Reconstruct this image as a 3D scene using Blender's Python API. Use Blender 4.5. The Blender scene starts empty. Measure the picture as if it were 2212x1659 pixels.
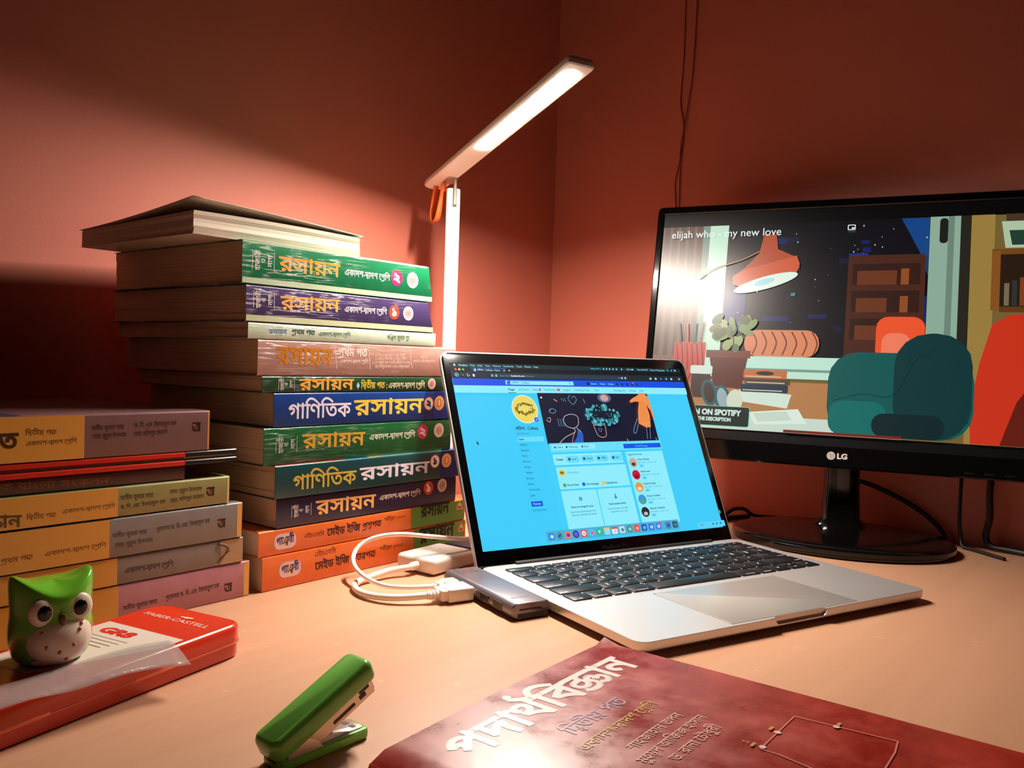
import bpy, bmesh, math, random
from mathutils import Vector, Matrix, geometry

random.seed(7)
SC = bpy.context.scene
COL = SC.collection
MM = 0.001

def lin(c):
    r = []
    for v in c[:3]:
        v /= 255.0
        r.append(v / 12.92 if v <= 0.04045 else ((v + 0.055) / 1.055) ** 2.4)
    return (r[0], r[1], r[2], 1.0)

# ---------------------------------------------------------------- camera
cam = bpy.data.cameras.new('camera')
cam.sensor_fit = 'HORIZONTAL'
cam.sensor_width = 36.0
cam.lens = 1825.8 / 2212 * 36.0
cam.clip_start = 0.01
cam_ob = bpy.data.objects.new('camera', cam)
COL.objects.link(cam_ob)
RX = Vector((0.9995, 0.00092, 0.03175)).normalized()
FW = Vector((0.0, 0.99958, -0.02885)).normalized()
RX = (RX - FW * RX.dot(FW)).normalized()
UP = RX.cross(FW)
cam_ob.matrix_world = Matrix(((RX.x, UP.x, -FW.x, 0), (RX.y, UP.y, -FW.y, 0), (RX.z, UP.z, -FW.z, 0.1885), (0, 0, 0, 1)))
SC.camera = cam_ob

# ---------------------------------------------------------------- world, exposure
wd = bpy.data.worlds.new('night_room')
SC.world = wd
wd.use_nodes = True
wd.node_tree.nodes['Background'].inputs[0].default_value = (1.0, 0.52, 0.42, 1)
wd.node_tree.nodes['Background'].inputs[1].default_value = 0.008
vs = SC.view_settings
vs.view_transform = 'Standard'
vs.look = 'None'
vs.exposure = 0.0
vs.gamma = 1.0
vs.use_curve_mapping = False
LED_STRENGTH = 740.0
LED_COLOR = (1.0, 0.87, 0.76)

# ---------------------------------------------------------------- material helpers
MATS = {}

def nmat(name):
    m = bpy.data.materials.new(name)
    m.use_nodes = True
    nt = m.node_tree
    return m, nt, nt.nodes['Principled BSDF'], nt.nodes, nt.links

def mat(name, col, rough=0.5, metal=0.0, spec=0.5, noise=0.0, nscale=60.0, bump=0.0, bscale=400.0, coat=0.0):
    if name in MATS:
        return MATS[name]
    m, nt, b, N, L = nmat(name)
    b.inputs['Roughness'].default_value = rough
    b.inputs['Metallic'].default_value = metal
    b.inputs['Specular IOR Level'].default_value = spec
    b.inputs['Coat Weight'].default_value = coat
    c = lin(col)
    tc = N.new('ShaderNodeTexCoord')
    nz = N.new('ShaderNodeTexNoise')
    nz.inputs['Scale'].default_value = nscale
    nz.inputs['Detail'].default_value = 4
    L.new(tc.outputs['Object'], nz.inputs['Vector'])
    mx = N.new('ShaderNodeMix')
    mx.data_type = 'RGBA'
    k = max(noise, 0.02)
    mx.inputs['A'].default_value = tuple(v * (1 - k) for v in c[:3]) + (1,)
    mx.inputs['B'].default_value = tuple(min(1, v * (1 + k)) for v in c[:3]) + (1,)
    L.new(nz.outputs['Fac'], mx.inputs['Factor'])
    L.new(mx.outputs['Result'], b.inputs['Base Color'])
    if bump > 0:
        n2 = N.new('ShaderNodeTexNoise')
        n2.inputs['Scale'].default_value = bscale
        n2.inputs['Detail'].default_value = 3
        L.new(tc.outputs['Object'], n2.inputs['Vector'])
        bp = N.new('ShaderNodeBump')
        bp.inputs['Strength'].default_value = bump
        bp.inputs['Distance'].default_value = 0.001
        L.new(n2.outputs['Fac'], bp.inputs['Height'])
        L.new(bp.outputs['Normal'], b.inputs['Normal'])
    MATS[name] = m
    return m

def crease_nodes(N, L, sx, sz, thin, left_bias):
    """thin wrinkle lines running along a worn spine; returns a 0..1 socket"""
    tc = N.new('ShaderNodeTexCoord')
    mp = N.new('ShaderNodeMapping')
    mp.inputs['Scale'].default_value = (sx, 12, sz)
    L.new(tc.outputs['Object'], mp.inputs['Vector'])
    nz = N.new('ShaderNodeTexNoise')
    nz.inputs['Scale'].default_value = 1.0
    nz.inputs['Detail'].default_value = 3
    nz.inputs['Distortion'].default_value = 0.6
    L.new(mp.outputs['Vector'], nz.inputs['Vector'])
    sub = N.new('ShaderNodeMath'); sub.operation = 'SUBTRACT'; sub.inputs[1].default_value = 0.5
    L.new(nz.outputs['Fac'], sub.inputs[0])
    ab = N.new('ShaderNodeMath'); ab.operation = 'ABSOLUTE'
    L.new(sub.outputs[0], ab.inputs[0])
    mr = N.new('ShaderNodeMapRange')
    mr.inputs['From Min'].default_value = thin
    mr.inputs['From Max'].default_value = 0.0
    L.new(ab.outputs[0], mr.inputs['Value'])
    sp = N.new('ShaderNodeSeparateXYZ')
    L.new(tc.outputs['Object'], sp.inputs[0])
    m2 = N.new('ShaderNodeMapRange')
    m2.inputs['From Min'].default_value = 0.0
    m2.inputs['From Max'].default_value = left_bias
    m2.inputs['To Min'].default_value = 1.0
    m2.inputs['To Max'].default_value = 0.12
    L.new(sp.outputs['X'], m2.inputs['Value'])
    n3 = N.new('ShaderNodeTexNoise')
    n3.inputs['Scale'].default_value = 40
    L.new(tc.outputs['Object'], n3.inputs['Vector'])
    m3 = N.new('ShaderNodeMapRange')
    m3.inputs['From Min'].default_value = 0.42
    m3.inputs['From Max'].default_value = 0.6
    L.new(n3.outputs['Fac'], m3.inputs['Value'])
    mu = N.new('ShaderNodeMath'); mu.operation = 'MULTIPLY'
    L.new(mr.outputs[0], mu.inputs[0]); L.new(m2.outputs[0], mu.inputs[1])
    mu2 = N.new('ShaderNodeMath'); mu2.operation = 'MULTIPLY'
    L.new(mu.outputs[0], mu2.inputs[0]); L.new(m3.outputs[0], mu2.inputs[1])
    return mu2.outputs[0]

def cover_mat(name, col, rough=0.32, wear=0.0, left_bias=0.16):
    if name in MATS:
        return MATS[name]
    m, nt, b, N, L = nmat(name)
    c = lin(col)
    tc = N.new('ShaderNodeTexCoord')
    nz = N.new('ShaderNodeTexNoise')
    nz.inputs['Scale'].default_value = 90
    nz.inputs['Detail'].default_value = 5
    L.new(tc.outputs['Object'], nz.inputs['Vector'])
    mx = N.new('ShaderNodeMix'); mx.data_type = 'RGBA'
    mx.inputs['A'].default_value = tuple(v * 0.86 for v in c[:3]) + (1,)
    mx.inputs['B'].default_value = tuple(min(1, v * 1.14) for v in c[:3]) + (1,)
    L.new(nz.outputs['Fac'], mx.inputs['Factor'])
    b.inputs['Roughness'].default_value = rough
    if wear > 0:
        w = crease_nodes(N, L, 22, 330, 0.035, left_bias)
        k = N.new('ShaderNodeMath'); k.operation = 'MULTIPLY'; k.inputs[1].default_value = wear
        L.new(w, k.inputs[0])
        m2 = N.new('ShaderNodeMix'); m2.data_type = 'RGBA'
        L.new(k.outputs[0], m2.inputs['Factor'])
        L.new(mx.outputs['Result'], m2.inputs['A'])
        m2.inputs['B'].default_value = (0.85, 0.8, 0.74, 1)
        L.new(m2.outputs['Result'], b.inputs['Base Color'])
        bp = N.new('ShaderNodeBump')
        bp.inputs['Strength'].default_value = 0.5
        bp.inputs['Distance'].default_value = 0.0006
        L.new(w, bp.inputs['Height'])
        L.new(bp.outputs['Normal'], b.inputs['Normal'])
    else:
        L.new(mx.outputs['Result'], b.inputs['Base Color'])
    MATS[name] = m
    return m

def page_mat(name, col):
    if name in MATS:
        return MATS[name]
    m, nt, b, N, L = nmat(name)
    c = lin(col)
    tc = N.new('ShaderNodeTexCoord')
    mp = N.new('ShaderNodeMapping')
    mp.inputs['Scale'].default_value = (6, 6, 1500)
    L.new(tc.outputs['Object'], mp.inputs['Vector'])
    nz = N.new('ShaderNodeTexNoise')
    nz.inputs['Scale'].default_value = 1.0
    nz.inputs['Detail'].default_value = 2
    L.new(mp.outputs['Vector'], nz.inputs['Vector'])
    mx = N.new('ShaderNodeMix'); mx.data_type = 'RGBA'
    mx.inputs['A'].default_value = tuple(v * 0.72 for v in c[:3]) + (1,)
    mx.inputs['B'].default_value = c
    mr = N.new('ShaderNodeMapRange')
    mr.inputs['From Min'].default_value = 0.3
    mr.inputs['From Max'].default_value = 0.55
    L.new(nz.outputs['Fac'], mr.inputs['Value'])
    L.new(mr.outputs[0], mx.inputs['Factor'])
    L.new(mx.outputs['Result'], b.inputs['Base Color'])
    bp = N.new('ShaderNodeBump')
    bp.inputs['Strength'].default_value = 0.35
    bp.inputs['Distance'].default_value = 0.0005
    L.new(nz.outputs['Fac'], bp.inputs['Height'])
    L.new(bp.outputs['Normal'], b.inputs['Normal'])
    b.inputs['Roughness'].default_value = 0.9
    b.inputs['Specular IOR Level'].default_value = 0.1
    MATS[name] = m
    return m

def print_mat(name, rough=0.35, wear=0.0, left_bias=0.16, metal=0.0):
    if name in MATS:
        return MATS[name]
    m, nt, b, N, L = nmat(name)
    at = N.new('ShaderNodeAttribute')
    at.attribute_name = 'ink'
    b.inputs['Roughness'].default_value = rough
    b.inputs['Metallic'].default_value = metal
    if wear > 0:
        w = crease_nodes(N, L, 22, 330, 0.035, left_bias)
        k = N.new('ShaderNodeMath'); k.operation = 'MULTIPLY'; k.inputs[1].default_value = wear
        L.new(w, k.inputs[0])
        m2 = N.new('ShaderNodeMix'); m2.data_type = 'RGBA'
        L.new(k.outputs[0], m2.inputs['Factor'])
        L.new(at.outputs['Color'], m2.inputs['A'])
        m2.inputs['B'].default_value = (0.85, 0.8, 0.74, 1)
        L.new(m2.outputs['Result'], b.inputs['Base Color'])
    else:
        L.new(at.outputs['Color'], b.inputs['Base Color'])
    MATS[name] = m
    return m

def screen_mat(name, strength, rough, spec=0.3):
    m, nt, b, N, L = nmat(name)
    at = N.new('ShaderNodeAttribute')
    at.attribute_name = 'ink'
    b.inputs['Base Color'].default_value = (0.004, 0.004, 0.005, 1)
    b.inputs['Roughness'].default_value = rough
    b.inputs['Specular IOR Level'].default_value = spec
    L.new(at.outputs['Color'], b.inputs['Emission Color'])
    b.inputs['Emission Strength'].default_value = strength
    MATS[name] = m
    return m

# ---------------------------------------------------------------- object helpers
def empty(name, loc=(0, 0, 0), rz=0.0, label=None, cat=None, group=None):
    o = bpy.data.objects.new(name, None)
    COL.objects.link(o)
    o.location = Vector(loc) * MM
    o.rotation_euler = (0, 0, math.radians(rz))
    o.empty_display_size = 0.01
    if label:
        tag(o, label, cat, group)
    return o

def tag(o, label, cat, group=None):
    o['label'] = label
    o['category'] = cat
    if group:
        o['group'] = group
    return o

def obj(name, V, F, m, parent=None, smooth=False, mi=None, auto=None):
    me = bpy.data.meshes.new(name)
    me.from_pydata([(v[0] * MM, v[1] * MM, v[2] * MM) for v in V], [], F)
    for x in (m if isinstance(m, (list, tuple)) else [m]):
        me.materials.append(x)
    if mi:
        for i, p in enumerate(me.polygons):
            p.material_index = mi[i]
    if smooth:
        for p in me.polygons:
            p.use_smooth = True
    o = bpy.data.objects.new(name, me)
    COL.objects.link(o)
    if parent:
        o.parent = parent
    fix_normals(me)
    if auto:
        sharp(me, auto)
    return o

def fix_normals(me):
    bm = bmesh.new(); bm.from_mesh(me)
    bmesh.ops.recalc_face_normals(bm, faces=bm.faces)
    bm.to_mesh(me); bm.free()

def sharp(me, deg):
    for p in me.polygons:
        p.use_smooth = True
    me.set_sharp_from_angle(angle=math.radians(deg))

def rbox(name, x0, x1, y0, y1, z0, z1, m, parent=None, r=1.0, seg=3):
    bm = bmesh.new()
    bmesh.ops.create_cube(bm, size=1.0)
    for v in bm.verts:
        v.co = Vector((x0 + (v.co.x + .5) * (x1 - x0), y0 + (v.co.y + .5) * (y1 - y0), z0 + (v.co.z + .5) * (z1 - z0)))
    if r > 0:
        bmesh.ops.bevel(bm, geom=list(bm.edges), offset=r, segments=seg, affect='EDGES', profile=0.5)
    V = [tuple(v.co) for v in bm.verts]; F = [[v.index for v in f.verts] for f in bm.faces]
    bm.free()
    return obj(name, V, F, m, parent, auto=40)

def rrect(x0, x1, y0, y1, r, seg=6):
    P = []
    rs = r if isinstance(r, (list, tuple)) else (r, r, r, r)   # BL BR TR TL
    for (cx, cy, a0, rr) in ((x0, y0, 180, rs[0]), (x1, y0, 270, rs[1]), (x1, y1, 0, rs[2]), (x0, y1, 90, rs[3])):
        sx = 1 if cx == x0 else -1; sy = 1 if cy == y0 else -1
        ox, oy = cx + sx * rr, cy + sy * rr
        if rr <= 0:
            P.append((cx, cy)); continue
        for k in range(seg + 1):
            a = math.radians(a0 + 90 * k / seg)
            P.append((ox + rr * math.cos(a), oy + rr * math.sin(a)))
    return P

def inset(P, d):
    n = len(P); out = []
    for i in range(n):
        a = Vector(P[i - 1]); b = Vector(P[i]); c = Vector(P[(i + 1) % n])
        e1 = b - a; e2 = c - b
        n1 = Vector((-e1.y, e1.x)); n2 = Vector((-e2.y, e2.x))
        if n1.length > 1e-9: n1.normalize()
        if n2.length > 1e-9: n2.normalize()
        nn = n1 + n2
        if nn.length < 1e-9: nn = n1
        nn.normalize()
        k = max(0.4, nn.dot(n1) if n1.length > 0 else nn.dot(n2))
        out.append(tuple(b + nn * (d / k)))
    return out

def loft(loops):
    V = []; F = []
    n = len(loops[0])
    for lp in loops:
        V += lp
    for i in range(len(loops) - 1):
        for k in range(n):
            k2 = (k + 1) % n
            F.append((i * n + k, i * n + k2, (i + 1) * n + k2, (i + 1) * n + k))
    F.append(tuple(range(n))[::-1])
    F.append(tuple(range((len(loops) - 1) * n, len(loops) * n)))
    return V, F

def slab(name, P, levels, m, parent=None, auto=35, xf=None):
    """levels: (inset, z) list over outline P"""
    loops = []
    for d, z in levels:
        q = inset(P, d) if d else P
        loops.append([(p[0], p[1], z) for p in q])
    V, F = loft(loops)
    if xf:
        V = [xf(v) for v in V]
    return obj(name, V, F, m, parent, auto=auto)

def smooth_path(pts, sub=8):
    P = [Vector(p) for p in pts]
    out = []
    for i in range(len(P) - 1):
        p0 = P[max(i - 1, 0)]; p1 = P[i]; p2 = P[i + 1]; p3 = P[min(i + 2, len(P) - 1)]
        for k in range(sub):
            t = k / sub
            out.append(0.5 * ((2 * p1) + (p2 - p0) * t + (2 * p0 - 5 * p1 + 4 * p2 - p3) * t * t + (3 * p1 - p0 - 3 * p2 + p3) * t ** 3))
    out.append(P[-1])
    return out

def tube(name, pts, r, m, parent=None, sub=8, seg=10, flat=None):
    P = smooth_path(pts, sub)
    loops = []
    up = Vector((0, 0, 1))
    prev = None
    for i, p in enumerate(P):
        t = (P[min(i + 1, len(P) - 1)] - P[max(i - 1, 0)]).normalized()
        if prev is None:
            a = t.cross(up)
            if a.length < 1e-3: a = t.cross(Vector((1, 0, 0)))
        else:
            a = prev - t * prev.dot(t)
        a.normalize(); prev = a
        b = t.cross(a)
        rr = r(i / (len(P) - 1)) if callable(r) else r
        ra, rb = (rr, rr) if not flat else (rr * flat[0], rr * flat[1])
        loops.append([tuple(p + a * (ra * math.cos(2 * math.pi * k / seg)) + b * (rb * math.sin(2 * math.pi * k / seg))) for k in range(seg)])
    V, F = loft(loops)
    return obj(name, V, F, m, parent, auto=60)

def lathe(name, prof, m, parent=None, seg=32, cx=0, cy=0, sx=1, sy=1):
    loops = [[(cx + sx * r * math.cos(2 * math.pi * k / seg), cy + sy * r * math.sin(2 * math.pi * k / seg), z) for k in range(seg)] for r, z in prof]
    V, F = loft(loops)
    return obj(name, V, F, m, parent, auto=40)

# ---------------------------------------------------------------- lettering
GL = {}

def raw_loops(s):
    c = bpy.data.curves.new('t', 'FONT')
    c.body = s
    c.resolution_u = 3
    c.fill_mode = 'NONE'
    o = bpy.data.objects.new('t', c)
    COL.objects.link(o)
    dg = bpy.context.evaluated_depsgraph_get()
    dg.update()
    me = bpy.data.meshes.new_from_object(o.evaluated_get(dg))
    adj = {}
    for e in me.edges:
        a, b = e.vertices
        adj.setdefault(a, []).append(b); adj.setdefault(b, []).append(a)
    seen = set(); loops = []
    for v0 in range(len(me.vertices)):
        if v0 in seen or v0 not in adj: continue
        lp = [v0]; seen.add(v0); cur = v0
        nxts = sorted(adj[v0]); prev = None
        cur = nxts[0]
        while cur not in seen:
            seen.add(cur); lp.append(cur)
            nx = [q for q in adj[cur] if q not in seen]
            if not nx: break
            cur = nx[0]
        loops.append([(me.vertices[i].co.x, me.vertices[i].co.y) for i in lp])
    bpy.data.objects.remove(o); bpy.data.curves.remove(c); bpy.data.meshes.remove(me)
    return loops

RAW = {}
def prefetch():
    chars = set(chr(c) for c in range(33, 127)) | set('°')
    chars |= set('অআইউএও') | set(chr(c) for c in list(range(0x995, 0x9a9)) + list(range(0x9aa, 0x9b1)) + [0x9b2] + list(range(0x9b6, 0x9ba)) + list(range(0x9be, 0x9c4)) + [0x9c7, 0x9c8, 0x9d7, 0x982, 0x983, 0x9df, 0x9dc] + list(range(0x9e6, 0x9f0)))
    sp = max(p[0] for l in raw_loops('  |') for p in l)
    for ch in sorted(chars):
        lo = raw_loops(ch)
        RAW[ch] = (lo, max(p[0] for l in raw_loops(ch + '  |') for p in l) - sp)
    RAW[' '] = ([], max(p[0] for l in raw_loops('   |') for p in l) - sp)

def area(lp):
    return 0.5 * sum(lp[i - 1][0] * lp[i][1] - lp[i][0] * lp[i - 1][1] for i in range(len(lp)))

def fill(loops):
    """triangulate overlapping contours with the non-zero rule"""
    pts = []; edges = []
    for lp in loops:
        b = len(pts)
        pts += [Vector(p) for p in lp]
        edges += [(b + i, b + (i + 1) % len(lp)) for i in range(len(lp))]
    if not pts: return [], []
    r = geometry.delaunay_2d_cdt(pts, edges, [], 0, 1e-5)
    V = [(v.x, v.y) for v in r[0]]
    segs = [(lp[i], lp[(i + 1) % len(lp)]) for lp in loops for i in range(len(lp))]
    F = []
    for f in r[2]:
        x = sum(V[i][0] for i in f) / len(f); y = sum(V[i][1] for i in f) / len(f)
        w = 0
        for (ax, ay), (bx, by) in segs:
            if (ay <= y) != (by <= y):
                t = (y - ay) / (by - ay)
                if ax + t * (bx - ax) > x:
                    w += 1 if by > ay else -1
        if w != 0: F.append(tuple(f))
    return V, F

def stroke_loops(pts, w, closed=False, sub=6):
    """pen stroke of half-width w as small quads and round caps (all counter-clockwise)"""
    P = [Vector((p[0], p[1], 0)) for p in pts]
    if len(P) > 2: P = smooth_path(P, sub)
    out = []
    for i in range(len(P) - 1):
        a, b = P[i], P[i + 1]
        d = b - a
        if d.length < 1e-6: continue
        d.normalize(); nn = Vector((-d.y, d.x, 0)) * w
        out.append([(a.x - nn.x, a.y - nn.y), (b.x - nn.x, b.y - nn.y), (b.x + nn.x, b.y + nn.y), (a.x + nn.x, a.y + nn.y)])
    return out

WEIGHT_CACHE = {}

def glyph(ch, wt):
    key = (ch, wt)
    if key in GL: return GL[key]
    if not RAW: prefetch()
    lo, adv = RAW[ch]
    if wt > 0 and lo:
        big = max(lo, key=lambda l: abs(area(l)))
        sgn = 1 if area(big) > 0 else -1
        ex = []
        for lp in lo:
            for i in range(len(lp)):
                a = Vector(lp[i]); b = Vector(lp[(i + 1) % len(lp)])
                d = b - a
                if d.length < 1e-6: continue
                d = d.normalized() * wt; nn = Vector((-d.y, d.x))
                q = [tuple(a - d * .6 - nn), tuple(b + d * .6 - nn), tuple(b + d * .6 + nn), tuple(a - d * .6 + nn)]
                ex.append(q if sgn > 0 else q[::-1])
        lo = lo + ex
    V, F = fill(lo)
    GL[key] = (V, F, adv)
    return GL[key]

VIR = '\u09cd'
CONS = set(chr(c) for c in range(0x995, 0x9ba)) | {'\u09df', '\u09dc', '\u09dd', '\u09f0'}
PRE = {'\u09bf', '\u09c7', '\u09c8'}
SIGNS = set(chr(c) for c in range(0x9be, 0x9cd)) | {'\u0982', '\u0983', '\u0981'}

def shape(s):
    """visual-order list of (glyph, dx, dy, scale, advances) for a Bengali or Latin string"""
    s = s.replace('\u09af\u09bc', '\u09df').replace('\u09a1\u09bc', '\u09dc')
    out = []; i = 0
    while i < len(s):
        ch = s[i]
        if ch in CONS:
            cl = [ch]; i += 1
            while i + 1 < len(s) and s[i] == VIR and s[i + 1] in CONS:
                cl.append(s[i + 1]); i += 2
            post = []
            while i < len(s) and s[i] in SIGNS:
                sg = s[i]; i += 1
                if sg in PRE: out.append(('g', sg))
                elif sg == '\u09cb': out.append(('g', '\u09c7')); post.append('\u09be')
                elif sg == '\u09cc': out.append(('g', '\u09c7')); post.append('\u09d7')
                else: post.append(sg)
            out.append(('k', tuple(cl)))
            out += [('g', q) for q in post]
        else:
            out.append(('g', ch)); i += 1
    return out

def stroke_glyph(key, strokes, w, adv):
    k = ('S', key, w)
    if k not in GL:
        lo = []
        for st in strokes: lo += stroke_loops(st, w)
        V, F = fill(lo)
        GL[k] = (V, F, adv)
    return GL[k]

def layout(s, wt):
    """list of (V, F, x, y, scale) and total advance, em units"""
    items = []; x = 0.0
    hw = 0.035 + wt
    for kind, g in shape(s):
        if kind == 'g':
            V, F, a = glyph(g, wt)
            items.append((V, F, x, 0, 1.0)); x += a
            continue
        g = list(g)
        reph = len(g) > 1 and g[0] == '\u09b0'
        if reph: g = g[1:]
        ra = len(g) > 1 and g[-1] == '\u09b0'
        if ra: g = g[:-1]
        if g == ['\u099c', '\u099e']:
            V, F, a = stroke_glyph('jny', [[(0.0, .60), (.86, .60)], [(.40, .60), (.30, .44), (.10, .40), (.06, .26), (.18, .16), (.34, .22), (.38, .36), (.30, .44)],
                                           [(.38, .36), (.50, .20), (.44, .04), (.20, .00), (.04, .08)], [(.44, .30), (.56, .42), (.66, .34), (.60, .24), (.72, .30), (.82, .22), (.76, .06), (.62, .04), (.56, .12)]], hw, .84)
            items.append((V, F, x, 0, 1.0)); x += a
            continue
        if g == ['\u09a4', '\u09a4']:
            V, F, a = glyph('\u0993', wt)
            items.append((V, F, x, 0, 1.0))
            V2, F2, a2 = stroke_glyph('head', [[(0, .61), (.72, .61)]], hw, .7)
            items.append((V2, F2, x, 0, 1.0)); x += a
            continue
        if g == ['\u0995', '\u09b7']:
            V, F, a = glyph('\u0995', wt)
            items.append((V, F, x, 0, 1.0))
            V2, F2, a2 = stroke_glyph('ksh', [[(.12, .12), (.02, .02), (.12, -.08), (.26, -.02), (.38, .06)]], hw * .9, .7)
            items.append((V2, F2, x, 0, 1.0)); x += a
            continue
        x0 = x
        V, F, a = glyph(g[0], wt)
        items.append((V, F, x, 0, 1.0)); x += a
        for extra in g[1:]:
            V2, F2, a2 = glyph(extra, wt)
            if extra == '\u09ac': items.append((V2, F2, x0 + a * .42, -.13, .52))
            else: items.append((V2, F2, x0 + a * .30, -.24, .55))
        if ra:
            if g[0] == '\u09a4':
                V2, F2, _ = stroke_glyph('tra', [[(a * .55, .02), (a * .2, .16), (a * .02, .34)]], hw, a)
            else:
                V2, F2, _ = stroke_glyph('ra' + g[0], [[(a * .86, .02), (a * .62, -.14), (a * .36, -.08), (a * .06, -.2)]], hw, a)
            items.append((V2, F2, x0, 0, 1.0))
        if reph:
            V2, F2, _ = stroke_glyph('reph', [[(-.02, .98), (-.14, .88), (-.02, .74), (.14, .64)]], hw * 1.1, a)
            items.append((V2, F2, x0 + a * .75, 0, 1.0))
    return items, x

def hline(s):
    return 0.600 if any('\u0980' <= c <= '\u09ff' for c in s) else 0.70

prefetch()

class Print:
    """flat ink on a surface: 2-D (u,v) shapes with a colour each, in thin layers"""
    def __init__(self, step=0.03):
        self.V = []; self.F = []; self.C = []; self.lay = 0; self.step = step
    def tris(self, P, F, col):
        self.lay += 1
        b = len(self.V)
        self.V += [(p[0], p[1], self.lay * self.step) for p in P]
        c = lin(col)
        for f in F:
            self.F.append([b + i for i in f]); self.C.append(c)
        return self
    def poly(self, P, col):
        if area([tuple(p) for p in P]) < 0: P = P[::-1]
        t = geometry.tessellate_polygon([[Vector((p[0], p[1], 0)) for p in P]])
        return self.tris(P, t, col)
    def rect(self, x0, y0, x1, y1, col):
        return self.tris([(x0, y0), (x1, y0), (x1, y1), (x0, y1)], [(0, 1, 2, 3)], col)
    def rr(self, x0, y0, x1, y1, r, col):
        P = rrect(min(x0, x1), max(x0, x1), min(y0, y1), max(y0, y1), r, 4)
        return self.tris(P, [list(range(len(P)))], col)
    def disc(self, x, y, rx, col, ry=None, n=28, rot=0):
        ry = ry or rx
        P = []
        for k in range(n):
            a = 2 * math.pi * k / n
            px, py = rx * math.cos(a), ry * math.sin(a)
            P.append((x + px * math.cos(rot) - py * math.sin(rot), y + px * math.sin(rot) + py * math.cos(rot)))
        return self.tris(P, [list(range(n))], col)
    def line(self, pts, w, col, sub=6):
        V, F = fill(stroke_loops(pts, w / 2, sub=sub))
        return self.tris(V, F, col)
    def text(self, s, x0, y0, x1, y1, h, col, wt=0.0, fit=True, up=None):
        """baseline from (x0,y0) to (x1,y1); h = height of the head line / capitals"""
        items, adv = layout(s, wt)
        if adv <= 0: return self
        ex = Vector((x1 - x0, y1 - y0)); ln = ex.length
        sx = ln / adv; ex.normalize(); ey = Vector((-ex.y, ex.x)) if up is None else Vector(up)
        sy = h / hline(s)
        if not fit: sx = sy
        P = []; FF = []
        for V, F, gx, gy, sc in items:
            b = len(P)
            for vx, vy in V:
                q = Vector((x0, y0)) + ex * ((gx + vx * sc) * sx) + ey * ((gy + vy * sc) * sy)
                P.append((q.x, q.y))
            FF += [[b + i for i in f] for f in F]
        return self.tris(P, FF, col)
    def build(self, name, m, parent, xf):
        if not self.F: return None
        me = bpy.data.meshes.new(name)
        me.from_pydata([tuple(c * MM for c in xf(v)) for v in self.V], [], self.F)
        at = me.attributes.new('ink', 'FLOAT_COLOR', 'FACE')
        flat = []
        for c in self.C: flat += c
        at.data.foreach_set('color', flat)
        me.materials.append(m)
        o = bpy.data.objects.new(name, me)
        COL.objects.link(o)
        o.parent = parent
        return o

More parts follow.
